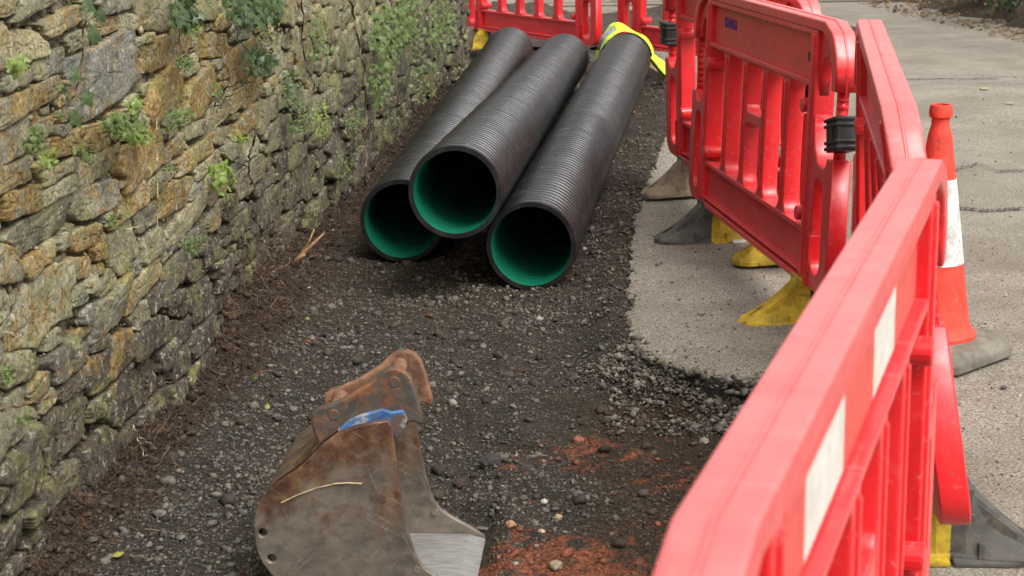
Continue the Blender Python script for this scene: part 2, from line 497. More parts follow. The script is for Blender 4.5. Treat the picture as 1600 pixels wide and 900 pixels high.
# ------------------------------------------------------------------ the setting: ground, trench, road
def fall(y):
    """the lane drops a little beyond the far barrier"""
    return -0.27*sstep(11.0, 14.6, y)

def rfall(y): return fall(y) - 0.06*sstep(4.7, 7.2, y)               # the tarmac itself dips a little more

def wall_x(y): return -1.03 + 0.081*(np.asarray(y, float) - 4.7)

EDGE = [(-6, -0.45), (0.0, -0.25), (1.2, -0.05), (2.4, 0.34), (3.2, 0.60), (4.0, 0.78), (4.6, 0.80), (4.94, 0.69), (5.06, 0.594), (5.15, 0.471),
        (5.30, 0.41), (5.57, 0.376), (6.1, 0.40), (6.57, 0.426), (7.66, 0.531), (8.5, 0.657), (9.7, 0.843), (12.0, 1.09), (14.0, 1.25), (16.5, 1.3), (18.2, 0.8), (19.2, -3.0), (21, -14), (70, -20)]
EY, EX = np.array([e[0] for e in EDGE]), np.array([e[1] for e in EDGE])
def edge_x(y):
    y = np.asarray(y, float)
    near = np.exp(-((y - 5.05)/0.35)**2)
    return np.interp(y, EY, EX) + (fbm(y*5, y*0 + 3, 5, 5) - 0.5)*(0.045 + 0.10*near) + (fbm(y*45, y*0, 9, 3) - 0.5)*(0.035 + 0.07*near) + (fbm(y*130, y*0, 19, 2) - 0.5)*0.05*near

def trench_z(x, y):
    x, y = np.asarray(x, float), np.asarray(y, float)
    d = x - wall_x(y)                                                # distance out from the wall face
    z = -0.095 + fall(y)
    z = z + (fbm(x*1.6, y*1.6, 21, 3) - 0.5)*0.05 + (fbm(x*7, y*7, 22, 4) - 0.5)*0.035 + (fbm(x*28, y*28, 23, 3) - 0.5)*0.016
    mid = np.exp(-((y - 6.1)/0.6)**2)
    w = 0.04 + 0.05*fbm(y*2.2, x*0, 31, 3) + 0.08*mid                           # soil bank left against the wall foot
    hgt = 0.03 + 0.09*fbm(y*1.7, x*0 + 8, 32, 3) + 0.09*mid
    bank = np.exp(-(np.maximum(d, 0)/w)**2)*hgt*(0.55 + 0.9*fbm(x*9, y*9, 33, 3))
    z = z + bank*(1 - sstep(11, 13, y)*0.5)
    # crumbled hollow below the broken tarmac
    ex = np.interp(y, EY, EX)
    q = np.exp(-((y - 4.98)/0.22)**2)*np.exp(-((x - 0.62)/0.24)**2)
    z = z - 0.05*q*fbm(x*9, y*9, 41, 3)
    # little hollow and ridge
    z = z - 0.06*np.exp(-(((x - 0.0)/0.05)**2 + ((y - 4.63)/0.05)**2))
    z = z - 0.07*np.exp(-(((x - 0.43)/0.06)**2 + ((y - 4.98)/0.05)**2))
    z = z + 0.03*np.exp(-(((x + 0.05 - 0.1*(y - 4.2))/0.07)**2))*sstep(5.2, 4.6, y)
    fl = sstep(-0.68, -0.60, x)*sstep(-0.02, -0.08, x)*sstep(3.60, 3.68, y)*sstep(4.24, 4.16, y)
    z = z*(1 - fl) - 0.122*fl
    # rubble strip beside the tarmac, rising to meet it
    z = z + (0.068 - 0.04*sstep(5.5, 8.0, y))*sstep(0.20, 0.03, ex - x)*(1 - 0.5*np.exp(-((y - 4.95)/0.26)**2))
    return z

def ground_mix(x, y):
    """weights: brown compacted earth, red clay"""
    n = fbm(x*4, y*4, 51, 4)
    br = sstep(-0.05, 0.15, x - 0.02 - 0.12*np.sin(y*1.7) + (n - 0.5)*0.5)*sstep(5.3, 4.85, y + (n - 0.5)*0.6)
    k = fbm(x*9, y*9, 52, 4)
    r1 = np.exp(-(((x - 0.10)/0.27)**2 + ((y - 3.86)/0.20)**2))
    r2 = np.exp(-(((x - 0.20)/0.17)**2 + ((y - 4.62)/0.13)**2))
    r3 = np.exp(-(((x - 0.42)/0.18)**2 + ((y - 4.35)/0.20)**2))*0.55
    k2 = fbm(x*38, y*38, 54, 4)
    red = sstep(0.42, 0.70, (r1*1.1 + r2*0.8 + r3*1.0)*0.75 + (k - 0.5)*0.9 + (k2 - 0.5)*1.3)*0.9
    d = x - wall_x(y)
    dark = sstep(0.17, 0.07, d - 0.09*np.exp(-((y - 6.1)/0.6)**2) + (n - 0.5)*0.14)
    return br, red, dark

def soil_colour(x, y, stones=False):
    br, red, dark = ground_mix(x, y)
    n = fbm(x*13, y*13, 61, 4)[:, None]
    c = np.array([0.034, 0.028, 0.021])*(0.7 + 0.6*n) if not stones else np.array([0.108, 0.096, 0.078])*np.ones((len(x), 1))
    b = np.array([0.040, 0.026, 0.016])*(0.7 + 0.6*n) if not stones else np.array([0.092, 0.066, 0.043])*np.ones((len(x), 1))
    far = sstep(5.6, 7.2, y)[:, None]*(0.5)
    c = c*(1 - far) + b*0.95*far
    br, red, dark = br[:, None], red[:, None], dark[:, None]
    c = c*(1 - br) + b*br
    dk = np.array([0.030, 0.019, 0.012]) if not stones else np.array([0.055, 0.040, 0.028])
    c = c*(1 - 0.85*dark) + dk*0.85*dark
    rc = np.array([0.20, 0.062, 0.029])*(0.6 + 0.8*n)
    return c*(1 - red*0.85) + rc*red*0.85

def grid(x0, x1, y0, y1, stepx, ys):
    xs = np.arange(x0, x1 + 1e-6, stepx)
    X, Y = np.meshgrid(xs, ys)
    nx, ny = len(xs), len(ys)
    i = np.arange(nx*ny).reshape(ny, nx)
    F = np.stack([i[:-1, :-1], i[:-1, 1:], i[1:, 1:], i[1:, :-1]], -1).reshape(-1, 4)
    return X.ravel(), Y.ravel(), F

ys = np.concatenate([np.arange(0.0, 3.2, 0.06), np.arange(3.2, 7.0, 0.014), np.arange(7.0, 10, 0.025), np.arange(10, 20.01, 0.05)])
X, Y, F = grid(-1.7, 1.9, 0, 0, 0.016, ys)
Z = trench_z(X, Y)
over = sstep(0.0, 0.10, X - edge_x(Y))
Z = np.where(over > 0, np.minimum(Z, -0.035 + rfall(Y) - 0.09*over), Z)     # stays below the tarmac
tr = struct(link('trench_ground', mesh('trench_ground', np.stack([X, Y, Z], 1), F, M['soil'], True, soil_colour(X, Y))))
struct(link('ground', mesh('ground', [(-150, -150, -0.6), (150, -150, -0.6), (150, 250, -0.6), (-150, 250, -0.6)], [(0, 1, 2, 3)], simple('bare_earth', (0.10, 0.085, 0.06), 0.95, 0.3, 2, world=True))))

# the road: one sheet with a broken edge and a real thickness
ry = np.concatenate([np.arange(-6, 3, 0.25), np.arange(3, 14, 0.010), np.arange(14, 22, 0.1), np.arange(22, 71, 3.0)])
offs = np.array([0, 0.012, 0.05, 0.15, 0.4, 1.0, 2.0, 4.0, 8.0, 20.0, 60.0])
ex = edge_x(ry)
V = []
for k in range(-1, len(offs)):
    if k < 0:
        xx = ex + 0.012 + 0.02*vnoise(ry*25, ry*0, 71); zz = -0.13 + rfall(ry)
    else:
        xx = ex + offs[k]
        zz = rfall(ry) + (0 if k else -0.006) + (-0.03*fbm(ry*24, ry*0, 72, 3) if k < 2 else -0.010*vnoise(ry*6, ry*0, 73) if k == 2 else 0) \
             + (fbm(xx*0.8, ry*0.8, 74, 3) - 0.5)*0.012
    V.append(np.stack([xx, ry, zz*np.ones_like(ry)], 1))
nk, nr = len(V), len(ry)
ii = np.arange(nk*nr).reshape(nk, nr)
RF = np.stack([ii[:-1, :-1], ii[1:, :-1], ii[1:, 1:], ii[:-1, 1:]], -1).reshape(-1, 4)
rm = mesh('road', np.concatenate(V), RF, M['road'], False)
struct(link('road', rm))

_lx, _ly = np.arange(-2.0, 2.01, 0.02), np.arange(2.0, 20.01, 0.02)
_LX, _LY = np.meshgrid(_lx, _ly)
_LZ = trench_z(_LX.ravel(), _LY.ravel()).reshape(_LX.shape)
def gz_at(x, y):
    i = min(max(int((y - 2.0)/0.02 + 0.5), 0), len(_ly) - 1); j = min(max(int((x + 2.0)/0.02 + 0.5), 0), len(_lx) - 1)
    return float(_LZ[i, j])

# loose stones, each a small faceted lump; thousands of them
_b = bmesh.new(); bmesh.ops.create_icosphere(_b, subdivisions=1, radius=1.0)
SOLID_V = np.array([v.co[:] for v in _b.verts]); SOLID_F = np.array([[v.index for v in f.verts] for f in _b.faces]); _b.free()

OCT_V = np.array([(1, 0, 0), (-1, 0, 0), (0, 1, 0), (0, -1, 0), (0, 0, 1), (0, 0, -1)], float)
OCT_F = np.array([(0, 2, 4), (2, 1, 4), (1, 3, 4), (3, 0, 4), (2, 0, 5), (1, 2, 5), (3, 1, 5), (0, 3, 5)])
def lumps(x, y, z, size, cols, flat=0.72, sink=0.35, jit=0.42, shape=None):
    n = len(x)
    ICO_V, ICO_F = shape or (SOLID_V, SOLID_F)
    q = rng.normal(size=(n, 4)); q /= np.linalg.norm(q, axis=1)[:, None]
    w, a, b, c = q.T
    Rm = np.stack([1-2*(b*b+c*c), 2*(a*b-c*w), 2*(a*c+b*w), 2*(a*b+c*w), 1-2*(a*a+c*c), 2*(b*c-a*w), 2*(a*c-b*w), 2*(b*c+a*w), 1-2*(a*a+b*b)], 1).reshape(n, 3, 3)
    v = ICO_V[None]*(1 + rng.uniform(-jit, jit, (n, len(ICO_V), 1)))
    v = v*np.stack([np.ones(n), rng.uniform(0.65, 1, n), rng.uniform(0.45, 0.9, n)], 1)[:, None, :]
    v = np.einsum('nij,nkj->nki', Rm, v)*size[:, None, None]
    v[:, :, 2] *= flat
    v += np.stack([x, y, z + size*flat*(0.7 - sink)], 1)[:, None, :]
    f = (ICO_F[None] + (np.arange(n)*len(ICO_V))[:, None, None]).reshape(-1, 3)
    return v.reshape(-1, 3), f, np.repeat(cols, len(ICO_V), axis=0)

def in_view(x, y, z=0.0, pad=40):
    a, b = np.array([photo((p, q, z))[:2] for p, q in zip(x, y)]).T
    return (a > -pad) & (a < 1600 + pad) & (b > -pad) & (b < 900 + pad)

def scatter_gravel():
    n = 78000
    y = 3.4*np.exp(rng.uniform(0, 1, n)**1.15*math.log(14.0/3.4))
    x = wall_x(y) + rng.uniform(0.0, 1, n)*(np.minimum(edge_x(y), 1.6) - wall_x(y))
    keep = (x > -0.31*y) & (x < 0.2*y + 0.05)
    br, red, dark = ground_mix(x, y)
    clump = fbm(x*3, y*3, 81, 4)
    keep &= rng.uniform(0, 1, n) < (0.10 + 1.5*np.clip(clump - 0.32, 0, 1))*(1 - 0.60*br)*(1 - 0.5*red)
    x, y = x[keep], y[keep]; n = len(x)
    s = 0.0018 + 0.0023*rng.exponential(1.0, n) + 0.0045*(rng.uniform(0, 1, n) < 0.05)*rng.exponential(1.0, n)
    s = np.minimum(s, 0.022)*(0.75 + 0.5*fbm(x*2, y*2, 83, 3))
    bad = (x > -0.37) & (x < -0.06) & (y > 3.70) & (y < 4.14)
    s[bad] *= 0.3
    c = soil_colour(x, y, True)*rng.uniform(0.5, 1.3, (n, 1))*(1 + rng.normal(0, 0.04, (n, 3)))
    pale = rng.uniform(0, 1, n) < 0.008
    c[pale] = np.array([0.26, 0.235, 0.20])*rng.uniform(0.7, 1.2, (pale.sum(), 1))
    # rough dark clods among the gravel
    m = 420
    y2 = 3.5*np.exp(rng.uniform(0, 1, m)*math.log(7.5/3.5)); x2 = wall_x(y2) + 0.1 + rng.uniform(0, 1, m)*(np.minimum(edge_x(y2), 1.2) - wall_x(y2) - 0.15)
    ok = ~((x2 > -0.66) & (x2 < -0.02) & (y2 > 3.6) & (y2 < 4.25))
    x2, y2 = x2[ok], y2[ok]; m = len(x2)
    s2 = np.minimum(0.007 + 0.006*rng.exponential(1.0, m), 0.024)
    c2 = soil_colour(x2, y2)*rng.uniform(0.7, 1.5, (m, 1))
    x, y, s, c = np.append(x, x2), np.append(y, y2), np.append(s, s2), np.concatenate([c, c2])
    return lumps(x, y, trench_z(x, y), s, np.clip(c, 0, 1))
v, f, c = scatter_gravel()
g = stuff(link('gravel', mesh('gravel', v, f, M['gravel'], False, c)))
g['label'] = 'grey and brown gravel loose over the trench floor'; g['category'] = 'gravel'
def scatter_fines():
    n = 90000
    y = 3.4*np.exp(rng.uniform(0, 1, n)**1.1*math.log(11.0/3.4))
    x = wall_x(y) + 0.05 + rng.uniform(0.0, 1, n)*(np.minimum(edge_x(y), 1.6) - wall_x(y) - 0.05)
    keep = (x > -0.31*y) & (x < 0.2*y + 0.05) & ~((x > -0.37) & (x < -0.06) & (y > 3.70) & (y < 4.14))
    x, y = x[keep], y[keep]; n = len(x)
    s = np.minimum(0.0014 + 0.0012*rng.exponential(1.0, n), 0.006)
    c = soil_colour(x, y, True)*rng.uniform(0.3, 1.3, (n, 1))
    return lumps(x, y, trench_z(x, y), s, np.clip(c, 0, 1), shape=(OCT_V, OCT_F))
v, f, c = scatter_fines()
g = stuff(link('grit', mesh('grit', v, f, M['gravel'], False, c)))
g['label'] = 'fine dark grit covering the trench floor'; g['category'] = 'grit'

# crumbled tarmac along the broken edge and grit on the road
def scatter_rubble():
    n = 6000
    y = np.concatenate([rng.uniform(4.75, 5.45, 4200), rng.uniform(5.4, 10, n - 4200)])
    far_ = y > 5.45
    x = edge_x(y) - np.abs(rng.normal(0, 0.09, n)) + 0.01
    x[:1600] = rng.uniform(0.26, 0.80, 1600)
    keep = x < edge_x(y) + 0.012
    x, y, far_ = x[keep], y[keep], far_[keep]; n = len(x)
    s = 0.0020 + 0.0028*rng.exponential(1.0, n); s = np.minimum(s, 0.018)*np.where(far_, 0.8, 1.0)
    c = np.where(far_[:, None], np.array([0.075, 0.060, 0.045]), np.array([0.115, 0.098, 0.078]))*rng.uniform(0.35, 1.7, (n, 1))
    z = trench_z(x, y) + rng.uniform(0, 0.012, n)
    # crumbs of tarmac still clinging to the broken lip
    m = 900
    y2 = np.concatenate([rng.uniform(4.75, 5.5, 600), rng.uniform(5.4, 9, m - 600)]); x2 = edge_x(y2) + rng.normal(0, 0.012, m)
    s2 = np.minimum(0.004 + 0.005*rng.exponential(1.0, m), 0.02)
    c2 = np.array([0.10, 0.088, 0.07])*rng.uniform(0.3, 1.6, (m, 1))
    x, y, z, s, c = np.append(x, x2), np.append(y, y2), np.append(z, rfall(y2) - rng.uniform(0.006, 0.05, m)), np.append(s, s2), np.concatenate([c, c2])
    return lumps(x, y, z, s, c)
v, f, c = scatter_rubble()
g = stuff(link('rubble', mesh('rubble', v, f, M['gravel'], False, c)))
g['label'] = 'crumbled dark tarmac along the broken road edge'; g['category'] = 'rubble'

def scatter_grit():
    n = 5000
    y = 4.0*np.exp(rng.uniform(0, 1, n)*math.log(16/4.0))
    x = edge_x(y) + 0.015 + rng.uniform(0, 1, n)**1.4*(0.32*y + 0.2 - edge_x(y))
    keep = x > edge_x(y) + 0.01
    x, y = x[keep], y[keep]; n = len(x)
    s = 0.0016 + 0.0014*rng.exponential(1.0, n); s = np.minimum(s, 0.011)
    c = np.array([0.19, 0.165, 0.13])*rng.uniform(0.35, 1.7, (n, 1))
    return lumps(x, y, rfall(y) + (fbm(x*0.8, y*0.8, 74, 3) - 0.5)*0.012 + 0.001, s, c)
v, f, c = scatter_grit()
g = stuff(link('grit', mesh('grit', v, f, M['gravel'], False, c)))
g['label'] = 'loose grit strewn over the worn road'; g['category'] = 'grit'

# cracks: shallow tar-dark seams with raised lips would be too fine; each is a thin sunken-looking ridge of crumbs
def crack(pts, w, name, label):
    p = [at(a, b, 0) for a, b in pts]
    L = MB(); m = 60
    vs_ = []
    for i in range(m + 1):
        t = i/m*(len(p) - 1); k = min(int(t), len(p) - 2); q = p[k].lerp(p[k + 1], t - k)
        j = (rnd.random() - 0.5)*0.05
        ww = w*(0.3 + rnd.random())
        zz = float(rfall(q.y)) + 0.0075
        vs_ += [(q.x, q.y + j - ww, zz), (q.x, q.y + j + ww, zz + 0.0004)]
    L.add(vs_, [(2*i, 2*i + 2, 2*i + 3, 2*i + 1) for i in range(m)])
    o = link(name, L.me(name, M['crack'])); struct(o); o['label'] = label
    return o
M['crack'] = simple('tar_crack', (0.05, 0.04, 0.03), 0.95, 0.4, 60)
crack([(1335, 42), (1392, 80), (1415, 90), (1470, 88), (1560, 95)], 0.022, 'road_crack', 'long crack across the road behind the barriers')
crack([(1480, 250), (1530, 238), (1560, 250), (1600, 248)], 0.012, 'road_crack', 'short branching crack beside the cone top')
crack([(1488, 304), (1540, 309), (1600, 305)], 0.016, 'road_crack', 'straight crack across the road beside the cone')
def paint_mark(px, py, lx, ly, label):
    p = at(px, py, 0); L = MB()
    n = 9; out = []
    for k in range(n):
        a = 2*PI*k/n; r = 0.7 + 0.6*rnd.random()
        out.append((p.x + lx*r*math.cos(a) + ly*0.3*math.sin(a), p.y + ly*r*math.sin(a), float(rfall(p.y)) + 0.009))
    L.add(out, [tuple(range(n))])
    o = struct(link('road_marking', L.me('road_marking', M['paint']))); o['label'] = label
paint_mark(1540, 124, 0.03, 0.045, 'faded yellow paint blob on the road')
paint_mark(1580, 147, 0.035, 0.02, 'faded yellow paint dash near the picture edge')

# ------------------------------------------------------------------ the stone wall
WY0, WY1, WZ0, WZ1 = 2.2, 13.62, -0.24, 1.72
WD = Vector((0.081, 1, 0)).normalized(); WN = Vector((1, -0.081, 0)).normalized()
def wall_pt(u, v, d=0.0):
    """u along (world y), v height, d out from the face; the face leans back slightly"""
    d = d - 0.05*np.maximum(v - 0.2, 0)*0.6
    return np.stack([wall_x(u) + WN.x*d, u + WN.y*d, v + 0*u], -1)

def on_wall(px, py, d=0.05):
    a, b = px - 800, 450 - py
    a, b = a*math.cos(CAM_R) + b*math.sin(CAM_R), -a*math.sin(CAM_R) + b*math.cos(CAM_R)
    q = Vector((a/CAM_F, math.cos(CAM_P) + b/CAM_F*math.sin(CAM_P), -math.sin(CAM_P) + b/CAM_F*math.cos(CAM_P)))
    t = (-1.03 - 0.081*4.7 + d)/(q.x - 0.081*q.y)
    return Vector((0, 0, CAM_H)) + q*t

KEY = [(4.63,0.95,0.26,0.076),(5.16,0.94,0.166,0.036),(5.21,0.82,0.171,0.05),(5.62,0.77,0.185,0.058),(4.8,1.06,0.201,0.022),(4.1,1.08,0.105,0.03),(4.25,1.02,0.098,0.026),(4.08,0.96,0.21,0.026),(4.01,0.89,0.176,0.032),(3.94,1.1,0.05,0.042),(4.41,0.81,0.189,0.03),(4.95,0.69,0.208,0.061),(5.48,0.59,0.203,0.026),(5.83,0.89,0.17,0.036),(6.17,0.79,0.191,0.052),(5.46,0.94,0.136,0.038),(3.94,0.82,0.112,0.024),(4.25,0.77,0.13,0.02),(4.36,1.11,0.134,0.018),(4.0,1.18,0.086,0.02),(4.18,1.17,0.116,0.016),(5.84,0.59,0.144,0.026),(6.19,0.58,0.161,0.035),(3.96,0.75,0.12,0.028),(4.07,0.67,0.191,0.036),(3.84,0.64,0.06,0.037),(4.03,0.49,0.182,0.065),(4.19,0.73,0.097,0.02),(4.49,0.65,0.172,0.036),(4.76,0.59,0.164,0.03),(5.23,0.51,0.151,0.045),(5.45,0.48,0.088,0.026),(4.51,0.36,0.158,0.042),(4.79,0.35,0.197,0.032),(5.11,0.21,0.147,0.034),(4.9,0.19,0.2,0.043),(5.43,0.14,0.114,0.047),(5.42,0.04,0.127,0.034),(5.99,0.27,0.138,0.034),(5.61,0.26,0.094,0.032),(6.14,0.14,0.129,0.035),(4.34,0.51,0.081,0.026),(5.34,0.43,0.2,0.036),(5.72,0.07,0.141,0.033),(4.44,0.23,0.19,0.04),(4.75,0.08,0.13,0.06),(4.09,0.17,0.171,0.061),(3.79,0.19,0.103,0.057),(4.02,0.06,0.108,0.037),(3.69,0.06,0.06,0.039),(5.32,-0.07,0.115,0.045),(4.63,-0.11,0.1,0.03),(3.82,0.41,0.1,0.03)]
ORANGE = {1: .9, 2: .9, 3: 1.0, 11: .95, 13: .8, 15: .7, 4: .6, 14: .7, 7: .6, 8: .6, 12: .7, 32: .4, 26: .45, 44: .5, 28: .5}
S = np.zeros((4000, 4)); S[:len(KEY)] = KEY; nS = len(KEY)
def framed(u, v):
    px, py, _ = photo((float(wall_x(u)), u, v)); return -60 < px < 800 and -60 < py < 960
for base, tries in ((0.056, 600), (0.041, 2000), (0.030, 4000), (0.021, 7000), (0.014, 8000)):
    for _ in range(tries):
        u, v = rnd.uniform(WY0, WY1), rnd.uniform(WZ0, WZ1)
        if base < 0.04 and not framed(u, v) or base < 0.02 and u > 6.8: continue                   # the part out of sight stays in larger blocks
        b = base*rnd.uniform(0.8, 1.25)*(1.0 if u < 6.6 else 1.12); a = b*(rnd.uniform(1.7, 4.6) if u < 6.6 else rnd.uniform(1.3, 3.2))
        Q = S[:nS]
        if np.any((np.abs(Q[:, 0] - u) < (Q[:, 2] + a)*0.95) & (np.abs(Q[:, 1] - v) < (Q[:, 3] + b)*0.97)): continue
        S[nS] = (u, v, a, b); nS += 1
S = S[:nS].copy()
NA = 28
ang = np.arange(NA)*2*PI/NA
def cells():
    out = []
    ts = np.linspace(0.3, 1.6, 56)
    tilt = rng.normal(0, 0.07, len(S))
    for i, (u, v, a, b) in enumerate(S):
        near = np.where((np.abs(S[:, 0] - u) < 1.5*(a + S[:, 2]) + 0.05) & (np.abs(S[:, 1] - v) < 1.5*(b + S[:, 3]) + 0.05))[0]
        near = near[near != i]
        # superellipse directions
        ca, sa = np.cos(ang), np.sin(ang)
        r0 = (np.abs(ca)**5 + np.abs(sa)**5)**(-1/5)
        du = (a*r0*ca)[:, None]*ts[None]; dv = (b*r0*sa)[:, None]*ts[None]
        wob = (vnoise((u + du)*9, (v + dv)*16, 91) - 0.5)*0.022
        U, Vv = u + du, v + dv + wob*0.6 + tilt[i]*du*0.5
        own = ts[None]*np.ones((NA, 1))
        if len(near):
            q = S[near]
            m1, m2 = np.abs(U[:, :, None] - q[:, 0])/q[:, 2], np.abs(Vv[:, :, None] - q[:, 1])/q[:, 3]
            m = (m1*m1)*(m1*m1)*m1 + (m2*m2)*(m2*m2)*m2
            oth = m.min(-1)**0.2
        else: oth = own + 1
        bad = own > oth
        k = np.where(bad.any(1), bad.argmax(1), len(ts) - 1)
        t = ts[np.maximum(k - 1, 0)]
        t = np.minimum(t, 1.45)
        t = (t + 0.25*(np.roll(t, 1) + np.roll(t, -1)))/1.5
        t = t*(1 + (vnoise(ang*3 + i*7.7, ang*0 + i, 92) - 0.5)*0.06)
        ru, rv = a*r0*ca*t, b*r0*sa*t + tilt[i]*a*r0*ca*t
        gap = 0.0025 + 0.004*rnd.random()**2
        L = np.hypot(ru, rv)
        sh = np.maximum(L - gap*1.2, 0.4*L)/L
        out.append((ru*sh, rv*sh))
    return out
CE = cells()

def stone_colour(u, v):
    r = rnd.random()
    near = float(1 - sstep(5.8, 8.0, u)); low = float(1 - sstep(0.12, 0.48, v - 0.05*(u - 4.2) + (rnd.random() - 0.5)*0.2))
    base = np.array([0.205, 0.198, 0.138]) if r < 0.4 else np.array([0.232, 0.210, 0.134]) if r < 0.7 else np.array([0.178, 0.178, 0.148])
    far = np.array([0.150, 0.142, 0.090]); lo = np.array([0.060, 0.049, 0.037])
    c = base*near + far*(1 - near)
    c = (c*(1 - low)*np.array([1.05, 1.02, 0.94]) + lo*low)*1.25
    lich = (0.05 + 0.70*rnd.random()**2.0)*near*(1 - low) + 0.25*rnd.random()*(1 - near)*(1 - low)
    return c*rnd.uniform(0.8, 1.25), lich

RING = [(1.0, -0.075), (1.0, -0.006), (0.975, 0.003), (0.90, 0.007), (0.64, 0.009), (0.34, 0.010)]
RING_FINE = [(1.0, -0.075), (1.0, -0.010), (0.995, 0.001), (0.975, 0.006), (0.93, 0.008), (0.84, 0.009), (0.73, 0.009), (0.60, 0.010), (0.46, 0.010), (0.31, 0.010), (0.15, 0.010)]
_SF = {}
def stone_faces(nr_, na):
    if (nr_, na) not in _SF:
        f, j = [], np.arange(na); j2 = (j + 1) % na
        for k in range(nr_ - 1):
            f += [np.stack([k*na + j, k*na + j2, (k + 1)*na + j2], 1), np.stack([k*na + j, (k + 1)*na + j2, (k + 1)*na + j], 1)]
        f.append(np.stack([(nr_ - 1)*na + j, (nr_ - 1)*na + j2, np.full(na, nr_*na)], 1))
        _SF[(nr_, na)] = np.concatenate(f)
    return _SF[(nr_, na)]
def relief(U, W):
    r = (fbm(U*7, W*13, 95, 2) - 0.5)*0.016
    rid = 1 - np.abs(2*fbm(U*14 + W*6, W*34 - U*4, 98, 3) - 1)              # split ledges
    return r - 0.004*sstep(0.90, 0.99, rid)
def stone_geo(i, fine=False):
    u, v, a, b = S[i]
    ru, rv = CE[i]
    ring, na = RING, NA
    if fine:
        ring, na = RING_FINE, NA*2
        ru = np.stack([ru, (ru + np.roll(ru, -1))/2], 1).ravel(); rv = np.stack([rv, (rv + np.roll(rv, -1))/2], 1).ravel()
        q = np.arange(na)
        f_ = 1 + (vnoise(q*0.9 + i*3.1, q*0 + i, 99) - 0.5)*np.minimum(0.010/np.hypot(ru, rv), 0.16)
        ru, rv = ru*f_, rv*f_
    low = float(1 - sstep(0.05, 0.4, v))
    proud = 0.005 + 0.016*rnd.random()**1.4 + low*rnd.uniform(-0.014, 0.014)
    tu, tv = rnd.gauss(0, 0.03), rnd.gauss(0, 0.07)
    U, W, D = [], [], []
    rs, rd = np.array([r_[0] for r_ in ring]), np.array([r_[1] for r_ in ring])
    U = np.append((rs[:, None]*ru).ravel(), 0.0); W = np.append((rs[:, None]*rv).ravel(), 0.0)
    D = np.append(np.repeat(rd, na), rd[-1])
    wgt = np.ones(len(U)); wgt[:na] = 0; wgt[na:2*na] = 0.4
    D = D + np.where(np.arange(len(U)) < na, 0, proud) + (relief(u + U, v + W) + tu*U + tv*W)*wgt
    P = wall_pt(u + U, v + W, D)
    c0 = wall_pt(np.array([u]), np.array([v]), 0.0)[0]
    Fs = stone_faces(len(ring), na)
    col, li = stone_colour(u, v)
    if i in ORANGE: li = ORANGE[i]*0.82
    if i == 0: col, li = np.array([0.20, 0.195, 0.165]), 0.25
    return P, Fs, np.append(col, li), c0

wall = thing('stone_wall', 'old rubble stone wall with orange lichen and green plants along the trench', 'wall', tuple(wall_pt(np.array([7.9]), np.array([-0.2]))[0]))
WL = Vector(wall.location)
rank = []
for i, (u, v, a, b) in enumerate(S):
    p = wall_pt(np.array([u]), np.array([v]))[0]
    px, py, D = photo(p)
    vis = -30 < px < 760 and -30 < py < 930 and v > trench_z(p[0:1] + 0.06, p[1:2])[0] - 0.02
    rank.append((a*b/D**3 if vis else 0, i))
rank.sort(reverse=True)
parts = [i for s, i in rank[:300] if s > 0]
pset = set(parts)
for i in parts:
    P, Fs, c, c0 = stone_geo(i, True)
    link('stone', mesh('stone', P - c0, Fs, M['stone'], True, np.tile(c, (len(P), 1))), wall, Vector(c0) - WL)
VV, FF, CC = [], [], []
n0 = 0
for i in range(len(S)):
    if i in pset: continue
    P, Fs, c, c0 = stone_geo(i)
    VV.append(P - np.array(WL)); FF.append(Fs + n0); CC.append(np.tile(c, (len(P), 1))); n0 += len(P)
o = stuff(link('rubble_stones', mesh('rubble_stones', np.concatenate(VV), np.concatenate(FF), M['stone'], True, np.concatenate(CC)), wall))

# mortar and packed earth between the stones, with the wall's body behind and a rough top
u = np.arange(WY0 - 0.1, WY1 + 0.001, 0.02); w = np.arange(WZ0 - 0.1, WZ1 + 0.03, 0.02)
U, W = np.meshgrid(u, w); nu, nw = len(u), len(w)
Ur, Wr = U.ravel(), W.ravel()
Dm = -0.012 + (fbm(Ur*10, Wr*14, 101, 5) - 0.5)*0.034 + (fbm(Ur*40, Wr*40, 103, 3) - 0.5)*0.02
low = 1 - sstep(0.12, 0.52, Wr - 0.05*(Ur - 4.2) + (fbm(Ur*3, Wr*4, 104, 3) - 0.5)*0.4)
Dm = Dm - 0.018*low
nn = fbm(Ur*8, Wr*8, 105, 4)[:, None]
near = (1 - sstep(5.6, 7.5, Ur))[:, None]
cm = np.array([0.31, 0.27, 0.18])*near + np.array([0.17, 0.155, 0.10])*(1 - near)
cm = cm*(0.30 + 0.75*nn)  # mortar darkened: shade of the joints put into its colour
hole = sstep(0.60, 0.70, fbm(Ur*7, Wr*16, 106, 4))[:, None]
Dm = Dm - 0.03*hole[:, 0]
cm = cm*(1 - 0.8*hole) + np.array([0.035, 0.026, 0.017])*0.8*hole
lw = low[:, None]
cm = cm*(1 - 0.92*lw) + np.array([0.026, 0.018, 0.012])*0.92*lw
ix = np.arange(nu*nw).reshape(nw, nu)
MF = np.stack([ix[:-1, :-1], ix[:-1, 1:], ix[1:, 1:], ix[1:, :-1]], -1).reshape(-1, 4)
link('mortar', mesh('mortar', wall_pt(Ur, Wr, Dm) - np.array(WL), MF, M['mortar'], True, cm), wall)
core = MB()
a0, a1 = wall_pt(np.array([WY0]), np.array([0.0]), -0.08)[0], wall_pt(np.array([WY1 - 0.01]), np.array([0.0]), -0.08)[0]
q = [Vector(a0), Vector(a1), Vector(a1) - WN*0.42, Vector(a0) - WN*0.42]
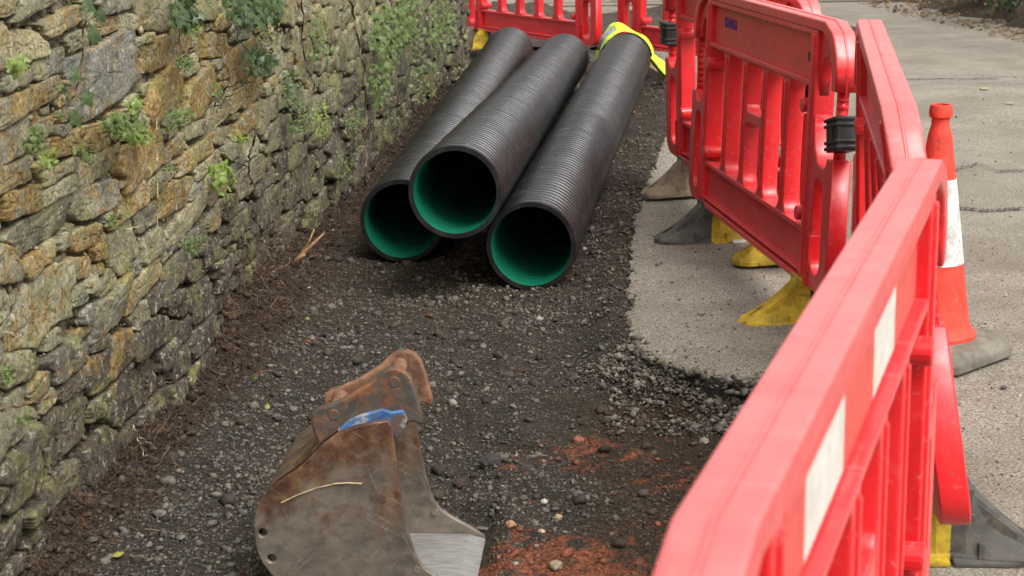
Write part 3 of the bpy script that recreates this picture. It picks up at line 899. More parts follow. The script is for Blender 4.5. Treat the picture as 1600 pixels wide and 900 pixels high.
core.add([(p.x - WL.x, p.y - WL.y, z - WL.z) for z in (-0.4, 1.70) for p in q], [(0, 1, 2, 3), (4, 7, 6, 5), (0, 4, 5, 1), (1, 5, 6, 2), (2, 6, 7, 3), (3, 7, 4, 0)])
link('wall_core', core.me('wall_core', simple('wall_core', (0.17, 0.15, 0.10), 0.95, 0.4, 9, 0.9, 30, world=True)), wall)
# end face and coping: rough stones closing the far end and the top
cop = MB()
yy = WY0
while yy < WY1:
    ln = rnd.uniform(0.25, 0.5); p = Vector(wall_pt(np.array([min(yy + ln/2, WY1 - 0.1)]), np.array([1.7]), -0.25)[0]) - WL
    y1 = min(yy + ln, WY1 + 0.02) - yy - 0.015
    cop.add([(p.x + sx*0.26 + rnd.uniform(-.02, .02) + 0.081*sy*y1/2, p.y + sy*y1/2, p.z + (0.0 if sz < 0 else rnd.uniform(0.09, 0.14))) for sx in (-1, 1) for sy in (-1, 1) for sz in (-1, 1)],
            [(0, 1, 3, 2), (4, 6, 7, 5), (0, 4, 5, 1), (2, 3, 7, 6), (0, 2, 6, 4), (1, 5, 7, 3)])
    yy += ln
link('coping', cop.me('coping', simple('coping_stone', (0.2, 0.19, 0.14), 0.9, 0.4, 9, 0.9, 40, world=True), bevel=0.02), wall)

# small pinning stones and crumbs in the joints; soil clods and roots at the foot
def joint_crumbs():
    n = 16000
    u = 3.4*np.exp(rng.uniform(0, 1, n)*math.log(13.5/3.4)); v = rng.uniform(-0.2, 1.3, n)
    s = 0.002 + 0.0032*rng.exponential(1, n); s = np.minimum(s, 0.013)
    p = wall_pt(u, v, -0.002 + rng.uniform(-0.008, 0.014, n))
    lo = (1 - sstep(0.05, 0.5, v))[:, None]
    c = (np.array([0.20, 0.17, 0.11])*(1 - lo) + np.array([0.07, 0.052, 0.038])*lo)*rng.uniform(0.4, 1.5, (n, 1))
    return lumps(p[:, 0], p[:, 1], p[:, 2], s, c, 1.0, 0.7)
v, f, c = joint_crumbs()
o = stuff(link('joint_crumbs', mesh('joint_crumbs', v - np.array(WL), f, M['gravel'], False, c), wall))

def bank_clods():
    n = 9000
    y = 3.4*np.exp(rng.uniform(0, 1, n)*math.log(13.2/3.4))
    d = np.abs(rng.normal(0.0, 1.0, n))*(0.04 + 0.05*np.exp(-((y - 6.1)/0.6)**2))
    x = wall_x(y) + d
    s = 0.0025 + 0.0035*rng.exponential(1, n); s = np.minimum(s, 0.022)
    c = np.array([0.045, 0.030, 0.020])*rng.uniform(0.5, 1.7, (n, 1))
    return lumps(x, y, trench_z(x, y), s, c, 0.85, 0.4)
v, f, c = bank_clods()
o = stuff(link('soil_clods', mesh('soil_clods', v, f, M['soil'], False, c)))
o['label'] = 'dark brown soil clods banked along the foot of the wall'; o['category'] = 'soil'

def root_mat():
    L, cols = MB(), []
    for k in range(900):
        y = 3.5*math.exp(rnd.random()*math.log(9.0/3.5))
        if rnd.random() < 0.4: y = rnd.gauss(6.0, 0.45)
        d = abs(rnd.gauss(0.03, 0.08)); x = float(wall_x(y)) + d
        z = gz_at(x, y) + rnd.uniform(-0.005, 0.14 if d < 0.06 else 0.03)
        p = Vector((x, y, z)); dirn = Vector((rnd.gauss(0.3, 0.5), rnd.gauss(0, 0.8), rnd.gauss(-0.25, 0.5))).normalized()
        ln, m = rnd.uniform(0.04, 0.16), 6; pts = [p.copy()]
        for i in range(m):
            dirn = (dirn + Vector((rnd.gauss(0, .45), rnd.gauss(0, .45), rnd.gauss(-0.06, .4)))).normalized()
            p = p + dirn*ln/m
            gz = gz_at(p.x, p.y) + 0.004
            if p.z < gz: p.z = gz
            pts.append(p.copy())
        r = rnd.uniform(0.0005, 0.0013)
        n1 = len(L.v); L.tube(pts, [r*(1 - 0.6*i/m) for i in range(m + 1)], 3, False)
        cc = Vector((0.085, 0.05, 0.03))*rnd.uniform(0.5, 1.5) if rnd.random() < 0.93 else Vector((0.24, 0.17, 0.11))
        cols += [tuple(cc)]*(len(L.v) - n1)
    return L.me('fine_roots', M['root'], cols=np.array(cols))
o = stuff(link('fine_roots', root_mat())); o['label'] = 'tangle of fine brown roots hanging from the wall foot'; o['category'] = 'roots'

# ------------------------------------------------------------------ pipes
PL, PR, PI_R = 6.0, 0.1667, 0.1475
def pipe_body():
    prof = [(PI_R, 0.0), (PR - 0.002, 0.0), (PR, 0.004), (PR, 0.030)]
    n = 118; z0 = 0.034; pit = (PL - 2*z0)/n
    for k in range(n):
        a = z0 + k*pit; r = PR if k % 11 else PR + 0.0014
        prof += [(PR - 0.012, a), (PR - 0.012, a + pit*0.28), (r - 0.002, a + pit*0.42), (r, a + pit*0.52), (r, a + pit*0.78), (r - 0.002, a + pit*0.88)]
    prof += [(PR - 0.002, PL - 0.03), (PR, PL - 0.028), (PR, PL), (PI_R, PL)]
    L = MB(); L.lathe(prof, 52, 'y')
    m = L.me('pipe_body', M['pipe'], True)
    return m
def pipe_liner():
    n = 118; pit = PL/n; prof = [(PI_R + 0.001, 0.0005)]
    for k in range(n):
        a = k*pit
        prof += [(PI_R - 0.0035, a + pit*0.3), (PI_R - 0.0045, a + pit*0.55), (PI_R - 0.0035, a + pit*0.8), (PI_R - 0.0005, a + pit*0.97)]
    prof += [(PI_R + 0.001, PL - 0.0005)]
    L = MB(); L.lathe(prof, 52, 'y')
    L.f = [q[::-1] for q in L.f]
    return L.me('green_liner', M['liner'], True)
pb, pl = pipe_body(), pipe_liner()
def auto_sharp(m, ang=0.5):
    bm = bmesh.new(); bm.from_mesh(m)
    for e in bm.edges:
        if len(e.link_faces) == 2 and e.calc_face_angle(0) > ang: e.smooth = False
    bm.to_mesh(m); bm.free()
auto_sharp(pb)
def pipe(front, back, label):
    f, b = Vector(front), Vector(back)
    d = (b - f).normalized()
    o = thing('drain_pipe', label, 'pipe', f, d.to_track_quat('Y', 'Z').to_euler(), 'ribbed drain pipes laid in the trench')
    link('pipe_body', pb, o); link('green_liner', pl, o)
    return f, d
zl = -0.0949 + 0.1667
def pend(x, y, a, zf, zb): 
    l = math.sqrt(PL**2 - (zf - zb)**2); return (x, y, zf), (x + l*math.sin(a), y + l*math.cos(a), zb)
pipe(*pend(-0.4258, 6.9243, 0.0732, zl, zl - 0.03), 'black ribbed drain pipe with green lining lying next to the stone wall')
pipe(*pend(-0.1948, 6.2549, 0.0958, 0.3126, zl - 0.01), 'black ribbed drain pipe propped up on top of the two others')
PF, PD = pipe(*pend(0.0724, 6.4372, 0.1237, zl, zl - 0.03), 'black ribbed drain pipe with the yellow vest draped over its end')

# ------------------------------------------------------------------ excavator bucket
BY = 3.74                                                            # plane of the side plate turned to the camera
def bp(px, py): p = at(px, py, Y=BY); return (p.x, p.z)
BW = 0.36
bk = thing('excavator_bucket', 'rusty steel excavator bucket with blue paint standing on the gravel', 'bucket', (at(560, 930, Y=BY).x, BY, -0.11))
def rel(pts): return [(x - bk.location.x, z - bk.location.z) for x, z in pts]
side = [bp(*p) for p in ((612, 662), (606, 653), (580, 657), (552, 663), (526, 674), (503, 691), (487, 708), (470, 725), (450, 739), (432, 751), (418, 764), (407, 778), (400, 793),
                         (397, 810), (397, 828), (399, 846), (404, 862), (412, 878), (424, 893), (440, 908), (462, 922), (492, 932), (540, 937), (740, 937), (738, 928), (715, 914), (683, 897), (663, 884), (652, 868),
                         (645, 850), (639, 830), (632, 800), (626, 768), (621, 730), (617, 695))]
sz = min(z for x, z in side)
dz = -0.004
side = [(x, z + dz) for x, z in side]
sider = rel(side)
def circ(px, py, r, n=14):
    x, z = bp(px, py); z += dz; x -= bk.location.x; z -= bk.location.z
    return [(x + r*math.cos(2*PI*k/n), z + r*math.sin(2*PI*k/n)) for k in range(n)]
holes = [circ(411, 828, 0.0095), circ(425, 868, 0.0095)]
spm = plate('side_plate', sider, holes, 0.016, 0.003, M['steel'])
link('side_plate', spm, bk, (0, 0, 0)); link('side_plate', spm, bk, (0.024, BW, 0))
# the rolled shell between the plates: inset from the outline's back and bottom, open at the mouth
shell_px = [(526, 674), (503, 691), (487, 708), (470, 725), (450, 739), (432, 751), (418, 764), (407, 778), (400, 793), (397, 810), (397, 828), (399, 846), (404, 862), (412, 878), (424, 893), (440, 908), (462, 922), (492, 932), (540, 937), (620, 937), (735, 936)]
sh = rel([(bp(*p)[0], bp(*p)[1] + dz) for p in shell_px])
def strip(pts, th, y0, y1, shear):
    L = MB(); n = len(pts); inner = []
    for i, (x, z) in enumerate(pts):
        a, b = pts[max(i - 1, 0)], pts[min(i + 1, n - 1)]
        tx, tz = b[0] - a[0], b[1] - a[1]; l = math.hypot(tx, tz) or 1
        inner.append((x - tz/l*th, z + tx/l*th))
    vs_ = []
    for y in (y0, y1):
        s = shear*(y - y0)/BW
        vs_ += [(x + s, y, z) for x, z in pts] + [(x + s, y, z) for x, z in inner]
    f = []
    for i in range(n - 1):
        f += [(i, i + 1, 2*n + i + 1, 2*n + i), (n + i, 3*n + i, 3*n + i + 1, n + i + 1)]
    f += [(0, 2*n, 3*n, n), (n - 1, 2*n - 1, 4*n - 1, 3*n - 1)]
    L.add(vs_, f); return L
shl = strip([(x*0.985 + 0.001, z + 0.004) for x, z in sh[:-3]], 0.012, 0.009, BW - 0.009, 0.024)
shell_m = shl.me('curved_back', M['steel'], False)
link('curved_back', shell_m, bk)
# cutting edge: a thick bright plate along the floor reaching out of the mouth
fx0, fz0 = sh[-4]; fx1, fz1 = sh[-1]
lip = MB()
e0, e1 = (fx0, fz0 + 0.006), (fx1 + 0.008, fz1 + 0.003)
lv = []
for y in (0.009, BW - 0.009):
    s = 0.024*y/BW
    lv += [(e0[0] + s, y, e0[1]), (e1[0] + s - 0.05, y, e1[1]), (e1[0] + s, y, e1[1] + 0.004), (e1[0] + s - 0.04, y, e1[1] + 0.016), (e0[0] + s, y, e0[1] + 0.014)]
lip.add(lv, [(0, 1, 2, 3, 4)[::-1], (5, 6, 7, 8, 9)] + [(i, (i + 1) % 5, 5 + (i + 1) % 5, 5 + i) for i in range(5)])
link('cutting_edge', lip.me('cutting_edge', M['bright_steel'], bevel=0.002), bk)
# bolts through the plates
bolt = MB(); bolt.lathe([(0.0005, -0.0095), (0.0075, -0.0095), (0.0085, -0.009), (0.0085, 0.002)], 12, 'y')
bm_ = bolt.me('bolt', M['steel'])
for px, py in ((652, 886),):
    x, z = bp(px, py); x -= bk.location.x; z += dz - bk.location.z
    link('bolt', bm_, bk, (x, 0, z)); link('bolt', bm_, bk, (x + 0.026, BW - 0.006, z))
# lifting ears
ear_px = [(486, 652), (489, 640), (498, 633), (514, 629), (532, 621), (556, 608), (578, 594), (592, 580), (604, 572), (618, 570), (632, 575), (642, 586), (650, 606), (657, 632), (663, 655), (658, 659), (646, 654), (638, 656), (632, 664), (618, 672), (603, 662), (575, 660), (545, 668), (524, 684), (505, 700), (499, 690), (491, 672)]
YE = BY + 0.05
def ep(px, py):
    p = at(px, py, Y=YE); return (p.x - bk.location.x, p.z + dz - bk.location.z)
earp = [ep(*p) for p in ear_px]
em = plate('lifting_ear', earp, [], 0.024, 0.005, M['ear'])
em2 = plate('lifting_ear', earp, [], 0.024, 0.005, M['rust'])
ea = link('lifting_ear', em, bk, (0.0, 0.05, 0)); eb = link('lifting_ear', em2, bk, (0.016, 0.185, 0))
# blue painted gusset where the ears are welded to the top, and top plate
gus = [ep(*p) for p in ((545, 650), (566, 641), (598, 632), (612, 637), (630, 634), (637, 648), (631, 668), (620, 680), (604, 656), (578, 661), (552, 668), (530, 680), (520, 684), (530, 664))]
link('blue_gusset', plate('blue_gusset', gus, [], 0.030, 0.003, M['blue']), bk, (0, 0.042, 0))['label'] = 'chipped blue painted gusset under the ear'
tp = MB()
t0, t1, t2 = sider[4], sider[1], sider[0]
tpv = []
for y in (0.009, BW - 0.009):
    s = 0.024*y/BW
    tpv += [(t0[0] + s, y, t0[1] - 0.002), (t1[0] + s, y, t1[1] - 0.003), (t2[0] + s, y, t2[1] - 0.02), (t2[0] + s - 0.012, y, t2[1] - 0.024), (t1[0] + s - 0.01, y, t1[1] - 0.018), (t0[0] + s, y, t0[1] - 0.016)]
tp.add(tpv, [(0, 1, 2, 3, 4, 5)[::-1], (6, 7, 8, 9, 10, 11)] + [(i, (i + 1) % 6, 6 + (i + 1) % 6, 6 + i) for i in range(6)])
link('top_plate', tp.me('top_plate', M['blue']), bk)
for px, py in ((522, 643), (617, 592)):
    x, z = ep(px, py)
    L = MB(); L.lathe([(0.001, 0.032), (0.017, 0.032), (0.017, 0.165), (0.016, 0.17), (0.001, 0.17)], 18, 'y')
    link('pin', L.me('pin', M['rust'], False), bk, (x + 0.004, 0.028, z))
    L = MB(); L.lathe([(0.001, -0.0015), (0.011, -0.0015), (0.013, 0.0), (0.013, 0.004)], 18, 'y')
    link('pin_boss', L.me('pin_boss', M['ear'], False), bk, (x, 0.038, z))
# a pale straw stuck to the side plate
sp_pts = [(440, 780), (465, 768), (495, 757), (525, 750), (545, 749), (566, 750)]
L = MB(); pts = []
for px, py in sp_pts:
    x, z = bp(px, py); pts.append((x, BY - 0.012, z + dz))
L.tube(pts, 0.0013, 4)
tag(link('straw', L.me('straw', M['pale_twig'])), 'pale dry straw stuck across the rusty bucket side', 'straw')

# ------------------------------------------------------------------ barriers
VB = 0.15                                                            # bottom of the moulding
def slat_outline(w, z0, z1, r):
    h = w/2; out = []
    for k in range(6):
        a = PI/2*k/5; out.append((h + r*(1 - math.sin(a)), z0 + r*(1 - math.cos(a))))
    for k in range(6):
        a = PI/2*(1 - k/5); out.append((h + r*(1 - math.sin(a)), z1 - r*(1 - math.cos(a))))
    return out + [(-x, z) for x, z in reversed(out)]

def make_foot():
    """half a rubber foot: a collar that sweeps down to a flat rounded toe, along +y"""
    L = MB(); n, m = 15, 12
    for i in range(n):
        t = i/(n - 1); y = 0.235*t
        h = 0.030 + 0.137*max(0, 1 - max(0, t - 0.20)/0.72)**1.25
        if t > 0.9: h *= 1 - 0.5*((t - 0.9)/0.1)**2
        w = 0.052 + 0.030*math.sin(min(t, 0.8)/0.8*PI/2)
        if t > 0.72: w *= math.sqrt(max(0.02, 1 - ((t - 0.72)/0.285)**2))
        tw = w*(0.92 - 0.42*math.sin(PI*min(1, t*1.05))) if t > 0.2 else w*0.92 - 0.10*w*t
        ring = [(-w, 0), (-w, min(h*0.4, 0.014)), (-w*0.93, min(h*0.55, 0.022)), (-tw*1.02, h*0.66), (-tw*0.85, h*0.93), (-tw*0.4, h), (tw*0.4, h), (tw*0.85, h*0.93), (tw*1.02, h*0.66), (w*0.93, min(h*0.55, 0.022)), (w, min(h*0.4, 0.014)), (w, 0)]
        L.v += [(x, y, z) for x, z in ring]
    for i in range(n - 1):
        for k in range(m):
            k2 = (k + 1) % m
            L.f.append((i*m + k, (i + 1)*m + k, (i + 1)*m + k2, i*m + k2))
    L.f.append(tuple(range(m))); L.f.append(tuple((n - 1)*m + k for k in range(m))[::-1])
    m1 = L.me('foot', None)
    bm = bmesh.new(); bm.from_mesh(m1); bmesh.ops.recalc_face_normals(bm, faces=bm.faces); bm.to_mesh(m1); bm.free()
    # finger hole through the toe
    C = MB(); C.lathe([(0.0, -0.02), (0.016, -0.02), (0.016, 0.09), (0.0, 0.09)], 14, 'z')
    cm_ = C.me('cut', None); cm_.transform(Matrix.Translation((0, 0.178, 0)) @ Matrix.Diagonal((1, 1.5, 1, 1)))
    bm = bmesh.new(); bm.from_mesh(cm_); bmesh.ops.remove_doubles(bm, verts=bm.verts, dist=1e-6); bmesh.ops.recalc_face_normals(bm, faces=bm.faces); bm.to_mesh(cm_); bm.free()
    a, b = bpy.data.objects.new('tmp_a', m1), bpy.data.objects.new('tmp_b', cm_)
    COL.objects.link(a); COL.objects.link(b)
    md = a.modifiers.new('b', 'BOOLEAN'); md.object = b; md.operation = 'DIFFERENCE'; md.solver = 'EXACT'
    bpy.context.view_layer.update()
    r = bpy.data.meshes.new_from_object(a.evaluated_get(bpy.context.evaluated_depsgraph_get()))
    bpy.data.objects.remove(a); bpy.data.objects.remove(b)
    r.polygons.foreach_set('use_smooth', np.ones(len(r.polygons), bool))
    auto_sharp(r, 0.33)
    bm = bmesh.new(); bm.from_mesh(r)
    X_ = MB()
    X_.box(-0.060, 0.060, 0.003, 0.046, 0.118, 0.174); X_.box(-0.050, 0.050, 0.003, 0.052, 0.096, 0.112)
    X_.box(-0.088, 0.088, 0.004, 0.150, 0.0005, 0.012)
    for sx in (-1, 1):
        X_.add([(sx*0.030 - 0.005, 0.040, 0.150), (sx*0.030 + 0.005, 0.040, 0.150), (sx*0.040 - 0.005, 0.150, 0.066), (sx*0.040 + 0.005, 0.150, 0.066),
                (sx*0.030 - 0.005, 0.040, 0.05), (sx*0.030 + 0.005, 0.040, 0.05), (sx*0.040 - 0.005, 0.150, 0.02), (sx*0.040 + 0.005, 0.150, 0.02)],
               [(0, 1, 3, 2), (4, 6, 7, 5), (0, 4, 5, 1), (2, 3, 7, 6), (0, 2, 6, 4), (1, 5, 7, 3)])
    X_.box(-0.07, 0.07, 0.060, 0.075, 0.012, 0.050)
    xm = X_.me('x', None, bevel=0.003); bm.from_mesh(xm); bm.to_mesh(r); bm.free()
    r.name = 'foot'
    return r
FOOT = make_foot()
FOOT.transform(Matrix.Diagonal((0.86, 0.95, 0.97, 1)))
def foot_mesh(mat):
    m = FOOT.copy(); m.materials.clear(); m.materials.append(mat); return m
FOOTS = {k: foot_mesh(M[k]) for k in ('yellow', 'grey_rubber', 'brown_rubber')}
lab = MB(); lab.box(0.0, 0.001, 0.05, 0.10, 0.012, 0.026); LABEL = lab.me('sticker', M['foot_label'])

def barrier_meshes():
    B = {}
    # top rail: cap with both ends curling down into the hooks
    outer = [(-0.988, 0.795), (-0.988, 0.868), (-0.978, 0.902), (-0.938, 0.958), (-0.918, 0.974), (-0.84, 1.0)]
    inner = [(-0.940, 0.795), (-0.940, 0.852), (-0.934, 0.874), (-0.906, 0.918), (-0.892, 0.931), (-0.82, 0.963)]
    top = outer + [(-x, z) for x, z in reversed(outer)]
    bot = [(-x, z) for x, z in inner] + list(reversed(inner))
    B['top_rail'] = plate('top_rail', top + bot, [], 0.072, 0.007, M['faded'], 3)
    seam = [(x*1.0016, z + (0.0016 if abs(x) < 0.985 else 0)) for x, z in top]
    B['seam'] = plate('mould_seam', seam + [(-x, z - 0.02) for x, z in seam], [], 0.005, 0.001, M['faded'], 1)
    web = [(0.762, 0.964), (0.82, 0.9645), (0.893, 0.932), (0.907, 0.919), (0.935, 0.875), (0.941, 0.853), (0.941, 0.80), (0.915, 0.80), (0.905, 0.835), (0.885, 0.865), (0.855, 0.885), (0.82, 0.885), (0.79, 0.865), (0.775, 0.82), (0.762, 0.76)]
    B['hook_web'] = plate('hook_web', web, [], 0.036, 0.004, M['red'])
    # end block with its slot
    blk = [(0.762, VB), (0.87, VB)] + [(0.895 + 0.09*math.sin(a), VB + 0.09 - 0.09*math.cos(a)) for a in [PI/2*k/6 for k in range(7)]] + \
          [(0.985, 0.585), (0.928, 0.585), (0.915, 0.560), (0.885, 0.548), (0.83, 0.556), (0.79, 0.60), (0.775, 0.66), (0.762, 0.70)]
    slot = rrect(0.805, 0.905, VB + 0.055, 0.512, 0.045)
    B['end_block'] = plate('end_block', blk, [slot], 0.062, 0.006, M['red'], 3)
    rib = MB()
    for k in range(4): rib.box(0.768 + 0.011*k, 0.773 + 0.011*k, -0.036, 0.036, VB + 0.004, VB + 0.17)
    B['end_ribs'] = rib.me('end_ribs', M['red'], bevel=0.002)
    post = MB(); post.box(0.700, 0.7615, -0.033, 0.033, VB + 0.002, 0.9625); post.box(0.716, 0.745, -0.040, 0.040, VB + 0.03, 0.95)
    B['post'] = post.me('post', M['red'], bevel=0.004)
    tb = MB(); tb.box(-0.70, 0.70, -0.012, 0.012, 0.80, 0.9635); tb.box(-0.70, 0.70, -0.033, 0.033, 0.784, 0.80); tb.box(-0.70, 0.70, -0.0335, 0.0335, 0.946, 0.9632)
    B['top_board'] = tb.me('top_board', M['red'], bevel=0.003)
    bb = MB(); bb.box(-0.70, 0.70, -0.012, 0.012, VB + 0.02, VB + 0.165); bb.box(-0.70, 0.70, -0.033, 0.033, VB + 0.165, VB + 0.182); bb.box(-0.70, 0.70, -0.037, 0.037, VB, VB + 0.02)
    bb.box(-0.70, 0.70, -0.0335, 0.0335, VB + 0.032, VB + 0.040)
    B['bottom_board'] = bb.me('bottom_board', M['red'], bevel=0.003)
    B['slat'] = plate('slat', slat_outline(0.062, VB + 0.181, 0.785, 0.05), [], 0.056, 0.005, M['red'], 2)
    sr = MB(); sr.box(-0.008, 0.008, -0.034, 0.034, VB + 0.20, 0.77); B['slat_rib'] = sr.me('slat_rib', M['red'], bevel=0.003)
    B['crossbar'] = plate('crossbar', [(z, x) for x, z in slat_outline(0.04, -0.112, 0.112, 0.035)], [], 0.052, 0.005, M['red'], 2)
    L = MB(); L.tube([(0, 0, 0.57), (0, 0, 0.80)], 0.011, 10)
    B['hinge_pin'] = L.me('hinge_pin', M['red'], True)
    L = MB()
    for k in range(9): L.lathe([(0.009, 0.578 + 0.0235*k), (0.019, 0.580 + 0.0235*k), (0.019, 0.586 + 0.0235*k), (0.009, 0.588 + 0.0235*k)], 12)
    L.box(-0.0035, 0.0035, -0.0185, 0.0185, 0.575, 0.795)
    B['pin_rings'] = L.me('pin_rings', M['red'])
    L = MB(); L.lathe([(0.001, -0.046), (0.020, -0.046), (0.024, -0.043), (0.024, 0.043), (0.020, 0.046), (0.001, 0.046)], 16, 'y')
    B['stud'] = L.me('stud', M['red'])
    L = MB(); L.box(-0.058, 0.058, -0.034, 0.034, 0.0, 0.105)
    for z in (0.006, 0.024, 0.074, 0.092): L.box(-0.064, 0.064, -0.040, 0.040, z, z + 0.010)
    L.box(-0.012, 0.012, -0.039, 0.039, 0.034, 0.074)
    B['clip'] = L.me('clip', M['black_plastic'], bevel=0.002)
    return B
B = barrier_meshes()
MIR = Matrix.Scale(-1, 4, (1, 0, 0))
for k in ('hook_web', 'end_block', 'end_ribs', 'post'):
    m = B[k].copy(); m.transform(MIR); m.flip_normals(); B[k + '_m'] = m

def barrier(label, near, heading, lean=0.0, z=0.0, feet=(('grey_rubber', 'yellow'), ('yellow', 'grey_rubber')), clips=(), sheets=False, ftilt=(0, 0), pitch=0.0):
    """near: base point at the middle; heading: angle of the long axis. feet: colours of the (front, rear) halves at -x and +x"""
    o = thing('safety_barrier', label, 'barrier', (near[0], near[1], z), (0, 0, 0), 'red plastic barriers')
    o.matrix_world = Matrix.Translation((near[0], near[1], z)) @ Matrix.Rotation(heading, 4, 'Z') @ Matrix.Rotation(lean, 4, 'X') @ Matrix.Rotation(pitch, 4, 'Y')
    tr_ = link('top_rail', B['top_rail'], o); link('mould_seam', B['seam'], tr_)
    for s, sfx in ((1, ''), (-1, '_m')):
        e = link('end_block', B['end_block' + sfx], o); link('ribs', B['end_ribs' + sfx], e)
        link('hook', B['hook_web' + sfx], o)
        link('post', B['post' + sfx], o)
        p = link('hinge_pin', B['hinge_pin'], o, (s*0.958, 0, 0)); link('pin_rings', B['pin_rings'], p)
        for zz in (0.72, 0.37): link('stud', B['stud'], o, (s*0.672, 0, zz))
    link('top_board', B['top_board'], o); link('bottom_board', B['bottom_board'], o)
    for x in (-0.42, -0.14, 0.14, 0.42):
        q = link('slat', B['slat'], o, (x, 0, 0)); link('slat_rib', B['slat_rib'], q)
    link('crossbar', B['crossbar'], o, (0, 0, 0.585))
    for s, cols, ft in ((-1, feet[0], ftilt[0]), (1, feet[1], ftilt[1])):
        for k, cname in enumerate(cols):
            # k 0 points to local -y, 1 to +y
            fo = link('foot', FOOTS[cname], o, (s*0.70, 0, -lean*0.0), (0, 0, (PI if k == 0 else 0) + ft))
            if cname == 'yellow':
                fo['label'] = 'yellow rubber foot half'
                link('sticker', LABEL, fo, (0.0795 if k else 0.0795, 0.03, 0.0))
    for s, zc, tilt in clips:
        c = link('hinge_clip', B['clip'], o, (s*0.985, 0, zc), (0, tilt, 0))
        c['label'] = 'black ribbed plastic hinge clip'
    if sheets:
        xs_ = (-0.655, -0.462, -0.175, 0.105, 0.352, 0.62)
        for k in range(5):
            L = MB()
            L.box(xs_[k] + 0.001, xs_[k + 1] - 0.001, -0.0155, -0.0125, 0.812, 0.940)
            q = link('reflective_sheet', L.me('reflective_sheet', M['white_sheet'] if k % 2 else M['red_sheet']), o)
            q['label'] = 'white reflective sheet' if k % 2 else 'red reflective sheet'
    return o

th2 = -1.455
b2 = barrier('red plastic barrier with small blue lettering standing beside the pipes, its foot bright yellow', (0.76 + math.cos(th2), 7.3978 + math.sin(th2)), th2, lean=-0.04, z=-0.058, pitch=-0.02,
             feet=(('grey_rubber', 'yellow'), ('yellow', 'grey_rubber')), clips=((1, 0.615, -0.22),))
# blue lettering on the top board
tc = bpy.data.curves.new('lettering', 'FONT'); tc.body = 'SKANSKA'; tc.size = 0.047; tc.extrude = 0.0006; tc.space_character = 0.95
tob = bpy.data.objects.new('tmp', tc); COL.objects.link(tob); bpy.context.view_layer.update()
tm = bpy.data.meshes.new_from_object(tob.evaluated_get(bpy.context.evaluated_depsgraph_get())); bpy.data.objects.remove(tob)
tm.materials.clear(); tm.materials.append(M['ink'])
tm.transform(Matrix.Diagonal((1.0, 1.15, 1, 1)))
tl = link('lettering', tm, b2, (-0.55, -0.0132, 0.872), (PI/2, 0, 0))
# dark scuffed hole in the board
L = MB(); L.lathe([(0.0005, -0.0135), (0.012, -0.0138), (0.017, -0.0128)], 9, 'y')
link('scuff', L.me('scuff', M['black_plastic']), b2, (0.615, 0, 0.87))

barrier('red plastic barrier standing behind the lettered one, its foot end caked in brown dirt', (0.925, 7.30), -1.40, lean=0.02, z=-0.04, pitch=-0.01,
        feet=(('brown_rubber', 'grey_rubber'), ('yellow', 'grey_rubber')), clips=((1, 0.60, 0.0), (-1, 0.64, 0.0)))
h3 = math.atan2(0.988, 0.157)
b3 = barrier('red plastic barrier leaning beside the red and white cone', (0.985, 4.36), math.atan2(1.99, 0.15), lean=0.0, z=0.0, feet=(('grey_rubber', 'yellow'), ('brown_rubber', 'grey_rubber')))
def twist(o, k_near, k_far):
    '''the moulding has warped: its near end leans, its far end stands upright'''
    def go(ob, off):
        for ch in ob.children:
            if ch.name.startswith(('foot', 'sticker')): continue
            of = off + ch.location
            if ch.data:
                m = ch.data.copy(); co = np.empty(len(m.vertices)*3, np.float32); m.vertices.foreach_get('co', co); co = co.reshape(-1, 3)
                k = k_near + (k_far - k_near)*np.clip((co[:, 0] + of.x + 1)/2, 0, 1)
                co[:, 1] += k*(co[:, 2] + of.z)
                m.vertices.foreach_set('co', co.ravel()); m.update(); ch.data = m
            go(ch, of)
    go(o, Vector((0, 0, 0)))
twist(b3, 0.17, 0.0)
n4, f4 = Vector((0.120, 1.225)), Vector((0.712, 3.044))
d4 = (f4 - n4).normalized()
c4 = f4 - d4*0.955
barrier('red plastic barrier with white reflective panels crossing the picture corner', (c4.x, c4.y), math.atan2(d4.y, d4.x), sheets=True, feet=(('grey_rubber', 'yellow'), ('grey_rubber', 'yellow')))
# far end
fz = float(fall(15.0))
p0, p1 = Vector((-0.35, 16.1)), Vector((0.735, 14.45))
d0 = (p1 - p0).normalized(); c0 = p1 - d0*1.0
barrier('red plastic barrier closing the trench between the wall end and the pipe ends', (c0.x, c0.y), math.atan2(d0.y, d0.x), z=fz + 0.0, feet=(('yellow', 'grey_rubber'), ('yellow', 'grey_rubber')))
q0, q1 = Vector((0.89, 14.55)), Vector((2.09, 12.95))
d0 = (q1 - q0).normalized(); c0 = q0 + d0
barrier('red plastic barrier standing behind the yellow vest', (c0.x, c0.y), math.atan2(d0.y, d0.x), z=fz + 0.0)

